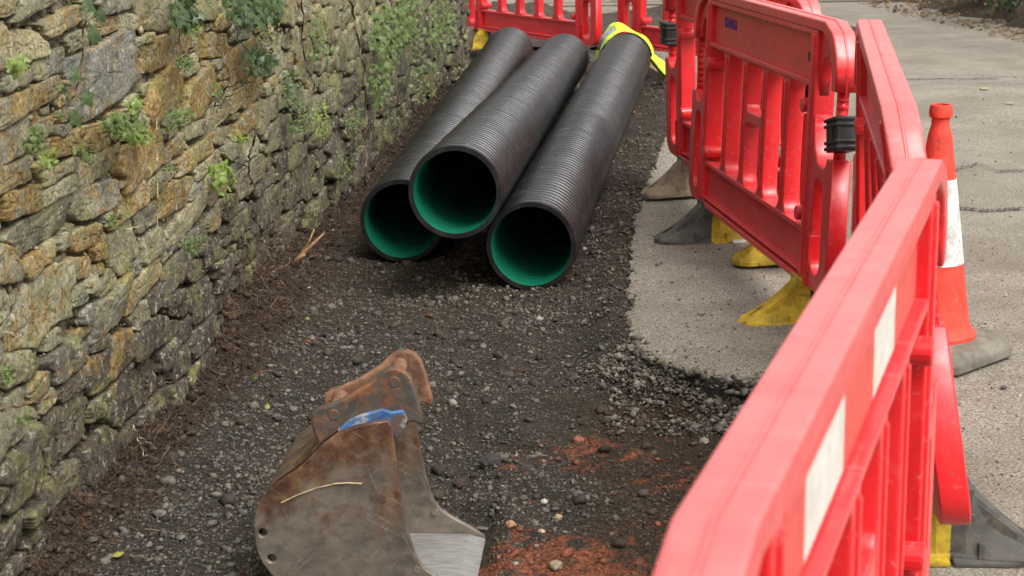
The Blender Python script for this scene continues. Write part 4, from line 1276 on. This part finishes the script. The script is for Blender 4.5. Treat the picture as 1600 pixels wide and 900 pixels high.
# ------------------------------------------------------------------ traffic cones
def cone(loc, label, s=1.0):
    o = thing('traffic_cone', label, 'cone', loc, (0, 0, 0.75), 'traffic cones')
    base = MB()
    a, b_, h = 0.19*s, 0.172*s, 0.055*s
    ch = 0.05*s
    def octo(r, c, z): return [(r - c, r, z), (-(r - c), r, z), (-r, r - c, z), (-r, -(r - c), z), (-(r - c), -r, z), (r - c, -r, z), (r, -(r - c), z), (r, r - c, z)]
    rings = [octo(a, ch, 0.0), octo(a, ch, h*0.55), octo(b_, ch, h), octo(b_*0.72, ch, h*1.12)]
    for r in rings: base.v += r
    for i in range(3):
        for k in range(8): base.f.append((i*8 + k, i*8 + (k + 1) % 8, (i + 1)*8 + (k + 1) % 8, (i + 1)*8 + k))
    base.f.append(tuple(range(24, 32))); base.f.append(tuple(range(8))[::-1])
    link('base', base.me('base', M['cone_base'], bevel=0.006), o)
    def r_at(z): return (0.112 - 0.082*(z - 0.06)/(0.70 - 0.06))*s
    def seg(z0, z1, extra, m, name):
        L = MB(); L.lathe([(r_at(z0) + extra, z0*s), (r_at(z1) + extra, z1*s)], 40)
        return link(name, L.me(name, m, True), o)
    L = MB(); L.lathe([(0.128*s, 0.055*s), (0.129*s, 0.072*s), (0.118*s, 0.082*s), (r_at(0.09), 0.10*s)] + [(r_at(z), z*s) for z in (0.2, 0.32, 0.5, 0.6, 0.655)] +
                      [(0.030*s, 0.680*s), (0.026*s, 0.690*s), (0.026*s, 0.710*s), (0.033*s, 0.716*s), (0.034*s, 0.735*s), (0.030*s, 0.750*s), (0.022*s, 0.750*s), (0.020*s, 0.70*s)], 40)
    body = L.me('cone_body', M['cone_red'], True); auto_sharp(body, 0.5)
    link('cone_body', body, o)
    seg(0.285, 0.535, 0.0015, M['cone_white'], 'white_band')
    return o
cone((1.250, 5.20, 0.002), 'red traffic cone with a white band beside the leaning barrier')
cone((1.40, 8.98, -0.05), 'red traffic cone mostly hidden behind the lettered barrier')

# ------------------------------------------------------------------ hi-vis vest over the far pipe end
def vest():
    end = PF + PD*(PL - 0.02)
    side_ = PD.cross(Vector((0, 0, 1))).normalized(); upv = side_.cross(PD).normalized()
    o = thing('safety_vest', 'fluorescent yellow safety vest with grey bands draped over a pipe end', 'vest', end - Vector((0, 0, 0.16)))
    O = Vector(o.location)
    ns, nt = 60, 16
    v, f = [], []
    for i in range(ns):
        s = i/(ns - 1)
        for j in range(nt):
            t = j/(nt - 1)
            phi = math.radians(200 - 195*min(s/0.62, 1.0))           # from the wall side, over the top, to the other side
            wid = 0.12 + 0.34*sstep(0.50, 0.90, s) + 0.05*math.sin(s*9)
            ax = -0.05 - 0.24*float(sstep(0.5, 0.9, s)) + wid*t + 0.015*math.sin(s*22)
            wr = 0.006 + 0.07*t*(float(fbm(np.array([s*7 + t]), np.array([t*3]), 133, 3)[0]) - 0.30)*float(1 - 0.85*sstep(0.25, 0.35, s)*(1 - sstep(0.58, 0.7, s))) + 0.018*float(fbm(np.array([s*9]), np.array([t*4]), 131, 3)[0]) + 0.010*math.sin(s*31 + t*5)*t 
            r = PR + wr
            if s < 0.15: r += (0.15 - s)*0.25
            r += 0.045*t*float(sstep(0.08, 0.2, s)*(1 - sstep(0.28, 0.42, s)))
            p = end + PD*ax + side_*(r*math.cos(phi)) + upv*(r*math.sin(phi))
            if s > 0.62:
                k = (s - 0.62)/0.38
                p = p + side_*(0.17*k + 0.07*k*math.sin(t*9 + 1)) + Vector((0, 0, -0.24*k))
                p += side_*0.02*math.sin(t*14 + s*8)
            gz = gz_at(p.x, p.y) + 0.012 + 0.02*abs(math.sin(t*11 + s*5))
            if p.z < gz: p.z = gz
            v.append(tuple(p - O))
    band, hem = [], []
    for i in range(ns - 1):
        for j in range(nt - 1):
            q = (i*nt + j, (i + 1)*nt + j, (i + 1)*nt + j + 1, i*nt + j + 1)
            s = i/(ns - 1)
            (band if 0.10 < s < 0.26 and 2 < j < 12 else hem if s > 0.80 and 6 <= j <= 7 else f).append(q)
    for name, ff, m in (('fabric', f, M['vest']), ('reflective_band', band, M['band']), ('reflective_band', hem, M['band'])):
        me = mesh(name, v, ff, m, True)
        bm = bmesh.new(); bm.from_mesh(me); bmesh.ops.delete(bm, geom=[q for q in bm.verts if not q.link_faces], context='VERTS')
        bmesh.ops.solidify(bm, geom=bm.faces[:], thickness=0.003); bm.to_mesh(me); bm.free()
        me.polygons.foreach_set('use_smooth', np.ones(len(me.polygons), bool))
        link(name, me, o)
vest()

# ------------------------------------------------------------------ small things on the ground
def clod(px, py, s, col, label, cat='lump', name='tarmac_lump', z=None):
    p = at(px, py, -0.09) if z is None else at(px, py, z)
    bm = bmesh.new(); bmesh.ops.create_icosphere(bm, subdivisions=3, radius=1.0)
    sd_ = rnd.random()*50
    for v in bm.verts:
        n = float(fbm(np.array([v.co.x*1.7 + sd_]), np.array([v.co.y*1.7 + v.co.z*1.3]), 141, 4)[0])
        v.co *= 0.6 + 0.8*n
        v.co = Vector((v.co.x*s, v.co.y*s*0.8, v.co.z*s*0.6))
    me = bpy.data.meshes.new(name); bm.to_mesh(me); bm.free()
    me.color_attributes.new('col', 'FLOAT_COLOR', 'POINT').data.foreach_set('color', np.tile(np.array([*col, 1], np.float32), len(me.vertices)))
    me.materials.append(M['gravel'])
    gz = gz_at(p.x, p.y) if z is None else z
    tag(link(name, me, None, (p.x, p.y, gz + s*0.25), (0, 0, rnd.random()*6)), label, cat)
clod(768, 738, 0.032, (0.035, 0.03, 0.027), 'dark tarmac lump on the gravel beside the bucket')
clod(720, 762, 0.022, (0.045, 0.03, 0.022), 'brown clod just behind the bucket mouth', 'clod', 'soil_clod')
clod(1100, 690, 0.016, (0.26, 0.24, 0.20), 'pale pebble on the reddish earth near the reflective barrier', 'pebble', 'pebble')
clod(1088, 655, 0.022, (0.12, 0.115, 0.10), 'grey pebble below the crumbled road edge', 'pebble', 'pebble')
clod(798, 826, 0.014, (0.30, 0.16, 0.085), 'orange pebble at the corner of the red clay patch', 'pebble', 'pebble')
clod(873, 803, 0.012, (0.30, 0.22, 0.13), 'small tan pebble above the red clay patch', 'pebble', 'pebble')
clod(850, 786, 0.010, (0.42, 0.40, 0.34), 'small white pebble on the brown earth', 'pebble', 'pebble')
clod(846, 828, 0.010, (0.36, 0.28, 0.18), 'small cream pebble on the red clay patch', 'pebble', 'pebble')
clod(868, 882, 0.020, (0.20, 0.16, 0.10), 'flat olive stone set in the red clay', 'pebble', 'pebble')
clod(1096, 492, 0.012, (0.22, 0.20, 0.17), 'small grey pebble on the tarmac corner', 'pebble', 'pebble', 0.0)
clod(1568, 607, 0.010, (0.06, 0.055, 0.05), 'dark pebble on the road beside the cone base', 'pebble', 'pebble', 0.0)

# broken clay pipe stub and timber beside the vest
p = at(1043, 131, -0.06)
L = MB(); L.lathe([(0.024, 0.0), (0.032, 0.0), (0.032, 0.20), (0.024, 0.20), (0.024, 0.0)], 18, 'y')
o = thing('clay_pipe_stub', 'short brown clay pipe with a pale broken end beside the barrier foot', 'pipe', (p.x - 0.01, p.y, gz_at(p.x, p.y) + 0.035), (0.1, 0, -1.1))
link('pipe_wall', L.me('pipe_wall', M['clay_pipe'], True), o)
L = MB(); L.lathe([(0.0245, -0.001), (0.033, -0.001), (0.033, 0.012), (0.0245, 0.012)], 18, 'y'); link('broken_end', L.me('broken_end', M['cone_white']), o)
L = MB(); L.box(-0.05, 0.05, -0.65, 0.65, 0, 0.075)
a_ = at(1048, 92, -0.1)
tag(link('timber', L.me('timber', M['wood'], bevel=0.006), None, (1.15, 12.75, gz_at(1.15, 12.75)), (0, 0, 0.12)), 'dark weathered timber lying on the soil behind the vest', 'timber')

# heap of dark soil beyond the far barriers and the kerb behind it
def heap(cx, cy, rx, ry, h, name, label):
    xs, ys_ = np.linspace(-1, 1, 70), np.linspace(-1, 1, 50)
    Xh, Yh = np.meshgrid(xs, ys_); Xh, Yh = Xh.ravel(), Yh.ravel()
    r = np.hypot(Xh, Yh)
    zz = h*np.clip(1 - r**2, -0.2, 1)*(0.6 + 0.9*fbm(Xh*3 + cx, Yh*3, 151, 4)) + (fbm(Xh*14, Yh*14, 152, 3) - 0.5)*0.06
    i = np.arange(70*50).reshape(50, 70)
    Fh = np.stack([i[:-1, :-1], i[:-1, 1:], i[1:, 1:], i[1:, :-1]], -1).reshape(-1, 4)
    n = fbm(Xh*9, Yh*9, 153, 3)[:, None]
    o = link(name, mesh(name, np.stack([Xh*rx, Yh*ry, zz], 1), Fh, M['soil'], True, np.array([0.06, 0.047, 0.037])*(0.6 + 0.8*n)), None, (cx, cy, float(fall(cy)) - 0.02))
    tag(o, label, 'soil heap')
heap(1.6, 17.1, 1.7, 0.75, 0.20, 'soil_heap', 'low heap of dark soil behind the far barriers')
heap(-0.1, 18.6, 0.9, 0.7, 0.16, 'soil_heap', 'small heap of dark soil seen above the pipe ends')
xk = -4.0
while xk < 4.2:
    L = MB(); L.box(0, 0.905, -0.06, 0.06, 0, 0.09)
    q = link('kerb_stone', L.me('kerb_stone', M['kerb'], bevel=0.01), None, (xk, 20.3 + 0.02*xk, -0.29)); struct(q)
    xk += 0.915

# ------------------------------------------------------------------ plants on the wall
IVY = [(0, 0.10), (0.42, 0.0), (0.36, 0.27), (0.60, 0.50), (0.27, 0.60), (0, 1.0), (-0.27, 0.60), (-0.60, 0.50), (-0.36, 0.27), (-0.42, 0.0)]
def ivy_leaf_geo():
    v = [(0, 0.42, 0.05)] + [(x, y, -0.10*abs(x) - 0.10*max(0, y - 0.6)) for x, y in IVY]
    return v, [(0, i, i % 10 + 1) for i in range(1, 11)]
def blade_geo(w=0.30):
    v = [(0, 0, 0), (w*0.8, 0.3, -0.04), (w, 0.55, -0.06), (w*0.5, 0.85, -0.12), (0, 1.0, -0.2), (-w*0.5, 0.85, -0.12), (-w, 0.55, -0.06), (-w*0.8, 0.3, -0.04), (0, 0.5, 0.05)]
    return v, [(8, i, (i + 1) % 8) for i in range(8)]
def leaf_matrix(p, nrm, tip, size):
    z = Vector(nrm).normalized(); y = (Vector(tip) - z*Vector(tip).dot(z)).normalized(); x = y.cross(z)
    return Matrix(((x.x*size, y.x*size, z.x*size, p[0]), (x.y*size, y.y*size, z.y*size, p[1]), (x.z*size, y.z*size, z.z*size, p[2]), (0, 0, 0, 1)))
ILG, BLG, NLG = ivy_leaf_geo(), blade_geo(), blade_geo(0.09)
IVY_LEAF = {k: mesh('leaf', *ILG, M[k]) for k in ('ivy', 'herb', 'fresh')}

def leaf_cluster(name, px, py, rx, ry, n, size, geo, mat, label, cat='plant', group=None, out=0.05, droop=0.5, stems=5, stem_mat='twig'):
    """a plant rooted in a joint of the wall, filling about rx by ry photo pixels"""
    c = on_wall(px, py, 0.02)
    _, _, D = photo(c)
    k = D/CAM_F
    o = thing(name, label, cat, c, (0, 0, 0), group)
    L = MB(); n = int(n*2.4); size *= 0.8
    for _ in range(n):
        a, r = rnd.random()*2*PI, rnd.random()**0.62
        d = rnd.uniform(0.0, out)
        q = on_wall(px + rx*r*math.cos(a), py + ry*r*math.sin(a), 0.045 + d) - c
        nrm = WN*0.8 + Vector((0.0, -0.45, 0.35)) + Vector((rnd.gauss(0, .35), rnd.gauss(0, .35), rnd.gauss(0, .35)))
        tip = Vector((rnd.gauss(0.2, .4), rnd.gauss(0, .8), rnd.gauss(-droop, .6)))
        s = size*rnd.uniform(0.6, 1.25)
        mtx = leaf_matrix(q, nrm, tip, s)
        L.add([mtx @ Vector(v) for v in geo[0]], geo[1])
    stuff(link('foliage', L.me('foliage', M[mat], True), o))
    T = MB()
    for _ in range(stems):
        a = rnd.random()*2*PI
        e = on_wall(px + rx*0.9*math.cos(a), py + ry*0.9*math.sin(a), 0.05 + out*0.5) - c
        mid = e*0.5 + WN*0.02
        T.tube([Vector((0, 0, 0)) - WN*0.02, mid, e], [0.0022, 0.0018, 0.001], 4)
    link('stem', T.me('stem', M[stem_mat]), o)
    return o

def strand(px_pts, r, mat, label, name='vine_stem', cat='vine', d=0.05, leaves=(), leaf_mat='ivy', lsize=0.055, jag=1.5):
    c = on_wall(*px_pts[0], d)
    o = thing(name, label, cat, c)
    pts = []
    for i, (a, b) in enumerate(px_pts[:-1]):
        a2, b2_ = px_pts[i + 1]
        for k in range(5):
            t = k/5; pts.append(on_wall(a + (a2 - a)*t + rnd.gauss(0, jag), b + (b2_ - b)*t + rnd.gauss(0, jag), d + 0.012*math.sin(k*1.3 + i)) - c)
    pts.append(on_wall(*px_pts[-1], d) - c)
    T = MB(); T.tube(pts, [r*(1 - 0.5*i/len(pts)) for i in range(len(pts))], 6)
    link('stem', T.me('stem', M[mat], True), o)
    for lx, ly, s in leaves:
        q = on_wall(lx, ly, d + 0.03) - c
        nrm = WN*0.75 + Vector((0, -0.6, 0.3)) + Vector((rnd.gauss(0, .15), rnd.gauss(0, .15), rnd.gauss(0, .15)))
        tip = Vector((rnd.gauss(0.3, .3), rnd.gauss(0.2, .5), rnd.gauss(-0.55, .4)))
        lf = link('leaf', IVY_LEAF[leaf_mat], o); lf.matrix_local = leaf_matrix(q, nrm, tip, s*lsize)
    return o

strand([(137, -20), (134, 25), (128, 75), (122, 130), (113, 152), (90, 184)], 0.0028, 'twig', 'ivy strand with large dark leaves trailing down beside the big grey stone', 'ivy', 'ivy',
       leaves=((128, 2, 0.8), (152, 14, 0.75), (137, 46, 1.0), (106, 113, 0.75), (129, 144, 0.8), (113, 174, 0.85), (90, 178, 0.35)))
IVG = 'ivy clumps on the wall'
leaf_cluster('ivy', 290, 16, 22, 30, 46, 0.034, ILG, 'ivy', 'dark ivy clump hanging over the wall at the picture top beside the orange stones', 'ivy', IVG)
leaf_cluster('ivy', 396, 12, 44, 30, 110, 0.036, ILG, 'ivy', 'largest dark ivy clump hanging at the picture top', 'ivy', IVG, 0.09)
leaf_cluster('ivy', 405, 95, 24, 22, 46, 0.032, ILG, 'ivy', 'dark ivy clump below the largest one', 'ivy', IVG)
leaf_cluster('ivy', 608, 55, 30, 52, 120, 0.036, ILG, 'herb', 'bright green ivy patch high on the wall above the pipe mouths', 'ivy', IVG, 0.08)
leaf_cluster('ivy', 640, 30, 26, 40, 80, 0.032, ILG, 'herb', 'loose green ivy patch near the wall end at the picture top', 'ivy', IVG)
leaf_cluster('ivy', 690, 40, 26, 44, 110, 0.030, ILG, 'herb', 'mossy green growth covering the end of the wall', 'ivy', IVG, 0.06)
leaf_cluster('ivy', 590, 130, 20, 36, 50, 0.028, ILG, 'herb', 'thin ivy patch halfway down the wall beside the tall brown stem', 'ivy', IVG)
leaf_cluster('ivy', 500, 60, 18, 40, 34, 0.026, ILG, 'herb', 'sparse ivy sprigs on the wall between the two vine stems', 'ivy', IVG)
leaf_cluster('ivy', 455, 140, 16, 34, 30, 0.026, ILG, 'ivy', 'small ivy sprigs on the wall below the thin dark vine', 'ivy', IVG)
leaf_cluster('ivy', 660, 110, 30, 50, 70, 0.024, ILG, 'herb', 'scattered green leaves on the wall above the nearest wall side pipe', 'ivy', IVG, 0.03)
HG = 'small weeds in the wall joints'
HB = [(28, 103, 11, 12, 12, .030, 'fresh', 'small bright weed in a joint close to the picture edge at the top'),
      (96, 135, 8, 9, 12, .016, 'herb', 'tiny weed tuft beside the ivy strand'),
      (55, 218, 14, 22, 30, .022, 'herb', 'trailing weed on the long stone near the picture edge'),
      (76, 248, 10, 12, 14, .024, 'fresh', 'small fresh weed below the trailing weed'),
      (192, 195, 34, 17, 90, .022, 'herb', 'broad mat of green weeds above the big orange stone'),
      (218, 212, 22, 12, 34, .024, 'fresh', 'yellow green weed edge hanging onto the big orange stone'),
      (212, 165, 10, 10, 14, .026, 'fresh', 'upright fresh sprig on top of the weed mat'),
      (130, 238, 12, 12, 18, .018, 'herb', 'low weed tuft between two slanting narrow stones'),
      (280, 180, 22, 14, 34, .020, 'herb', 'ferny weed beneath the oval orange stone'),
      (288, 98, 14, 14, 26, .018, 'herb', 'round leaved weed beside the orange stones'),
      (306, 42, 8, 26, 20, .016, 'fresh', 'strip of small pale green leaves below the top ivy clump'),
      (345, 276, 20, 24, 40, .032, 'fresh', 'largest bright green weed rosette on the wall'),
      (376, 216, 14, 9, 22, .020, 'fresh', 'small bright weed just above the leaf rosette'),
      (340, 150, 8, 26, 20, .018, 'herb', 'green streak of leaves beside the forked dark twig'),
      (264, 262, 10, 9, 12, .016, 'herb', 'tiny weed beside the bottom of the big orange stone'),
      (300, 380, 22, 18, 46, .014, 'herb', 'mossy weed patch in the middle of the wall face'),
      (176, 345, 8, 10, 12, .018, 'herb', 'small grass tuft under the slanting pale stone'),
      (468, 185, 20, 30, 50, .020, 'herb', 'weedy patch on the shaded middle part of the wall'),
      (500, 185, 16, 32, 40, .022, 'fresh', 'bright ivy leaves beside the weedy middle patch'),
      (556, 190, 14, 28, 36, .020, 'herb', 'green sprigs on the wall close to the tall brown stem foot'),
      (12, 585, 12, 14, 16, .016, 'herb', 'small weed low on the wall at the picture edge'),
      (40, 655, 10, 9, 10, .014, 'herb', 'lowest tiny weed on the wall near the picture edge'),
      (365, 598, 12, 8, 8, .030, 'herb', 'two leaved seedling on the soil bank below the wall'),
      (420, 45, 22, 40, 36, .018, 'fresh', 'light green sprigs hanging beneath the largest ivy clump'),
      (540, 260, 20, 30, 34, .018, 'herb', 'dull green sprigs just above the soil near the pipes'),
      (620, 190, 26, 30, 40, .018, 'herb', 'dull green leaves on the wall beside the wall side pipe')]
for x, y, rx, ry, n, s, m, lb in HB:
    leaf_cluster('wall_weed', x, y, rx, ry, n, s, BLG, m, lb, 'weed', HG, 0.035, 0.1, 4, 'twig')
def grass_tuft(px, py, h, n, label, mat='herb'):
    c = on_wall(px, py, 0.01); o = thing('grass_tuft', label, 'grass', c, (0, 0, 0), 'grass tufts in the wall')
    L = MB()
    for _ in range(n):
        p = Vector((0, 0, 0)) + WD*rnd.gauss(0, 0.012); d = (WN*rnd.uniform(.3, 1) + WD*rnd.gauss(0, .6) + Vector((0, 0, rnd.uniform(.1, 1)))).normalized()
        ln = h*rnd.uniform(.5, 1.1); w = 0.0016; sdv = d.cross(Vector((0, 0, 1))).normalized()
        a, b_, c_ = p, p + d*ln*.5, p + d*ln*.9 + Vector((0, 0, -ln*.35))
        L.add([a - sdv*w, a + sdv*w, b_ - sdv*w, b_ + sdv*w, c_], [(0, 1, 3, 2), (2, 3, 4)])
    stuff(link('blades', L.me('blades', M[mat]), o))
for x, y, h, n, lb, m in ((300, 392, .07, 26, 'short grass tuft on the wall face below the leaf rosette', 'herb'), (172, 352, .06, 20, 'dry brown grass tuft beneath the slanting stones', 'dry'),
                          (262, 205, .08, 18, 'long pale grass tuft hanging beside the weed mat', 'fresh'), (160, 255, .06, 20, 'dry reddish grass tuft beside the big orange stone', 'dry'),
                          (640, 30, .12, 40, 'long grass tuft near the top of the wall end', 'herb'), (625, 20, .12, 30, 'grass tuft hanging beside the ivy patch high up', 'fresh'),
                          (395, 300, .06, 16, 'dry grass wisp near the leaf rosette', 'dry'), (700, 70, .07, 30, 'mossy grass tuft on the far wall end', 'herb')):
    grass_tuft(x, y, h, n, lb, m)

strand([(547, -10), (556, 40), (567, 95), (572, 150), (573, 220), (572, 292)], 0.006, 'twig', 'tall brown vine stem climbing the wall beside the pipe mouths', d=0.09)
strand([(470, -10), (473, 30), (474, 80), (483, 110), (490, 140)], 0.004, 'dark_twig', 'thin dark vine hanging on the upper wall left of the tall stem', d=0.07)
strand([(280, -5), (280, 40), (279, 90)], 0.002, 'twig', 'thin straight stem hanging below the top ivy clump', d=0.06)
strand([(304, 68), (290, 85), (268, 100)], 0.004, 'twig', 'short slanting twig across the orange stones', 'twig', 'twig', 0.06)
strand([(335, 165), (352, 138), (372, 128), (400, 126)], 0.003, 'dark_twig', 'forked dark twig poking out of the wall joint', 'twig', 'twig', 0.08)
strand([(335, 168), (360, 150), (385, 136)], 0.0025, 'dark_twig', 'second dark twig under the forked one', 'twig', 'twig', 0.08)
strand([(400, 205), (391, 240), (387, 262), (392, 285), (398, 292)], 0.004, 'dark_twig', 'dark crooked twig beside the leaf rosette', 'twig', 'twig', 0.10)
strand([(362, 252), (387, 260)], 0.003, 'dark_twig', 'short dark side twig joining the crooked one', 'twig', 'twig', 0.10)
strand([(245, 190), (246, 250), (246, 310), (246, 365)], 0.0012, 'pale_twig', 'straight pale straw hanging down the wall over the big orange stone', 'straw', 'straw', 0.10, jag=0.4)
strand([(0, 508), (20, 480), (36, 432)], 0.0022, 'twig', 'thin reddish twig against the wall near the picture edge', 'twig', 'twig', 0.08)
strand([(0, 513), (38, 537)], 0.002, 'pale_twig', 'pale dry stalk crossing the reddish twig', 'straw', 'straw', 0.09)
strand([(0, 638), (45, 632), (80, 620), (103, 610)], 0.003, 'twig', 'long bare twig lying across the lower wall stones', 'twig', 'twig', 0.08)
strand([(208, 664), (218, 690), (224, 715), (222, 735)], 0.0022, 'pale_twig', 'pale hanging root low on the wall', 'root', 'root', 0.07)
strand([(216, 680), (232, 692), (245, 702)], 0.0014, 'pale_twig', 'short pale side root low on the wall', 'root', 'root', 0.07)
strand([(200, 358), (222, 352)], 0.002, 'pale_twig', 'short pale stalk beside the dry grass', 'straw', 'straw', 0.08)
strand([(405, 62), (420, 78), (438, 92)], 0.0025, 'pale_twig', 'curved pale tendril below the largest ivy clump', 'twig', 'twig', 0.10)
strand([(365, 30), (372, 60), (395, 90)], 0.002, 'dark_twig', 'thin dark tendril behind the ivy clumps', 'twig', 'twig', 0.07)

# broken pale root sticking out of the bank
rt = thing('broken_root', 'splintered pale root sticking out of the soil bank near the pipes', 'root', at(462, 410, -0.02))
for pts, r in (([(456, 420), (470, 400), (484, 386), (507, 364)], 0.013), ([(462, 412), (474, 392), (482, 380), (491, 358)], 0.009), ([(455, 422), (464, 405), (476, 398)], 0.010)):
    T = MB(); pp = [at(a, b, Y=6.45 - 0.02*i) for i, (a, b) in enumerate(pts)]
    T.tube([p - Vector(rt.location) for p in pp], [r*(1 - 0.25*i) for i in range(len(pp))], 7)
    link('root_branch', T.me('root_branch', simple('pale_root', (0.33, 0.20, 0.10), 0.8, 0.45, 60, 0.6, 150), True), rt)

# fallen leaves
for px, py, m, s, lb in ((482, 497, 'yellow_leaf', 0.035, 'yellow green fallen leaf on the gravel below the pipes'), (174, 871, 'yellow_leaf', 0.030, 'yellow fallen leaf on the gravel near the bottom edge'),
                         (397, 592, 'herb', 0.03, 'green fallen leaf on the soil bank'), (418, 623, 'yellow_leaf', 0.026, 'pale fallen leaf on the gravel beside the soil bank')):
    p = at(px, py, -0.08); z = gz_at(p.x, p.y) + 0.014
    me = mesh('fallen_leaf', *BLG, M[m]); o = link('fallen_leaf', me)
    o.matrix_world = leaf_matrix((p.x, p.y, z), (rnd.gauss(0, .3), -0.5, 1), (rnd.gauss(0, 1), rnd.gauss(0, 1), 0), s)
    tag(o, lb, 'leaf')

# ------------------------------------------------------------------ verge across the road
va, vb = Vector((4.15, 19.2)), Vector((5.5, 11.6))
def verge_bank():
    nx, ny = 120, 60
    V_, C_ = [], []
    d = (vb - va); d.normalize(); nrm = Vector((-d.y, d.x))
    if nrm.x < 0: nrm = -nrm
    for j in range(ny):
        for i in range(nx):
            s, t = -6 + 18*i/(nx - 1), 5.0*(j/(ny - 1))**1.5 - 0.1
            p = va + d*s + nrm*t
            z = float(rfall(p.y)) - 0.09 + 0.65*float(sstep(-0.1, 2.2, t))
            V_.append((p.x, p.y, z))
    V_ = np.array(V_)
    V_[:, 0] += (fbm(V_[:, 1]*1.5, V_[:, 0]*0, 161, 3) - 0.5)*0.5
    V_[:, 2] += (fbm(V_[:, 0]*5, V_[:, 1]*5, 162, 4) - 0.5)*0.16
    n = fbm(V_[:, 0]*6, V_[:, 1]*6, 163, 4)[:, None]
    C_ = np.array([0.055, 0.040, 0.025])*(0.5 + n)
    i = np.arange(nx*ny).reshape(ny, nx)
    Fv = np.stack([i[:-1, :-1], i[1:, :-1], i[1:, 1:], i[:-1, 1:]], -1).reshape(-1, 4)
    return V_, Fv, C_, d, nrm
V_, Fv, C_, vd, vn = verge_bank()
struct(link('verge', mesh('verge', V_, Fv, M['soil'], True, C_)))
def litter():
    L, cols = MB(), []
    for _ in range(1500):
        s, t = rnd.uniform(-1, 9), abs(rnd.gauss(0.1, 0.55))
        p = va + vd*s + vn*(t - 0.15)
        j = np.argmin((V_[:, 0] - p.x)**2 + (V_[:, 1] - p.y)**2)
        z = max(float(V_[j, 2]), float(rfall(p.y))) + 0.012
        mtx = leaf_matrix((p.x, p.y, z), (rnd.gauss(0, .5), rnd.gauss(0, .5), 1), (rnd.gauss(0, 1), rnd.gauss(0, 1), rnd.gauss(0, .3)), rnd.uniform(0.03, 0.075))
        L.add([mtx @ Vector(v) for v in BLG[0]], BLG[1])
    o = stuff(link('leaf_litter', L.me('leaf_litter', M['dry'], True)))
    o['label'] = 'brown leaf litter along the far verge'; o['category'] = 'leaves'
litter()
def bush(s, t, h, r, n, mat, label):
    p = va + vd*s + vn*t
    z0 = float(fall(p.y)) + 0.55*float(sstep(0, 2.2, t)) - 0.05
    o = thing('verge_bush', label, 'bush', (p.x, p.y, z0), (0, 0, 0), 'bushes on the far verge')
    T = MB(); tips = []
    for k in range(9):
        a = rnd.random()*2*PI; e = Vector((math.cos(a)*r*rnd.uniform(.3, 1), math.sin(a)*r*rnd.uniform(.3, 1), h*rnd.uniform(.5, 1)))
        T.tube([(0, 0, -0.05), e*0.5 + Vector((rnd.gauss(0, .05), rnd.gauss(0, .05), 0.05)), e], [0.018, 0.012, 0.005], 5)
        tips.append(e)
    link('stem', T.me('stem', M['bark']), o)
    L = MB()
    for _ in range(n):
        e = rnd.choice(tips)*rnd.uniform(0.35, 1.05)
        q = e + Vector((rnd.gauss(0, r*.22), rnd.gauss(0, r*.22), rnd.gauss(0, h*.12)))
        if q.z < 0.02: q.z = 0.02 + rnd.random()*0.1
        mtx = leaf_matrix(q, (rnd.gauss(0, .7), rnd.gauss(-.3, .7), rnd.gauss(.5, .6)), (rnd.gauss(0, 1), rnd.gauss(0, 1), rnd.gauss(-.2, .6)), rnd.uniform(0.04, 0.085))
        L.add([mtx @ Vector(v) for v in BLG[0]], BLG[1])
    stuff(link('foliage', L.me('foliage', M[mat], True), o))
for s, t, h, r, n, m, lb in ((1.6, 0.45, 0.7, 0.5, 380, 'ivy', 'dark green bush at the start of the far verge'), (2.6, 0.75, 0.8, 0.6, 420, 'ivy', 'dark bush in the middle of the far verge'),
                             (3.6, 0.6, 0.6, 0.5, 300, 'dry', 'brown withered bush on the far verge'), (4.6, 0.8, 0.9, 0.6, 420, 'ivy', 'dark bush at the picture corner on the far verge'),
                             (0.6, 0.6, 0.8, 0.5, 380, 'ivy', 'dark bush at the top of the far verge')):
    bush(s, t, h, r, n, m, lb)
def trunk(s, t, r, label):
    p = va + vd*s + vn*t
    o = thing('verge_tree', label, 'tree', (p.x, p.y, float(fall(p.y)) + 0.55*float(sstep(0, 2.2, t)) - 0.05), (0, 0, 0), 'trees on the far verge')
    T = MB(); T.tube([(0, 0, -0.1), (0.02, 0.0, 0.25), (0.05, 0.02, 1.2), (0.02, 0.1, 2.6), (0.1, 0.1, 3.6)], [r*1.7, r*1.1, r, r*.8, r*.5], 10)
    link('trunk', T.me('trunk', M['bark'], True), o)
    L = MB()
    for k in range(7):
        a = rnd.random()*2*PI; z = rnd.uniform(2.3, 3.5); e = Vector((math.cos(a)*0.9, math.sin(a)*0.9, z + rnd.uniform(.3, .9)))
        T2 = [(0.05, 0.08, z), e*0.5 + Vector((0, 0, z*.5)), e]; L.tube(T2, [r*.4, r*.25, r*.1], 5)
    link('limb', L.me('limb', M['bark']), o)
    C_ = MB()
    for _ in range(700):
        a, rr = rnd.random()*2*PI, math.sqrt(rnd.random())*1.3
        q = Vector((math.cos(a)*rr, math.sin(a)*rr, 3.5 + rnd.gauss(0, .5)))
        mtx = leaf_matrix(q, (rnd.gauss(0, .7), rnd.gauss(0, .7), rnd.gauss(.6, .5)), (rnd.gauss(0, 1), rnd.gauss(0, 1), rnd.gauss(-.3, .6)), rnd.uniform(.06, .12))
        C_.add([mtx @ Vector(v) for v in BLG[0]], BLG[1])
    stuff(link('crown', C_.me('crown', M['herb'], True), o))
trunk(1.9, 0.9, 0.05, 'slim grey trunk on the far verge between dark bushes')
trunk(3.9, 1.0, 0.07, 'thicker brown trunk on the far verge near the picture corner')
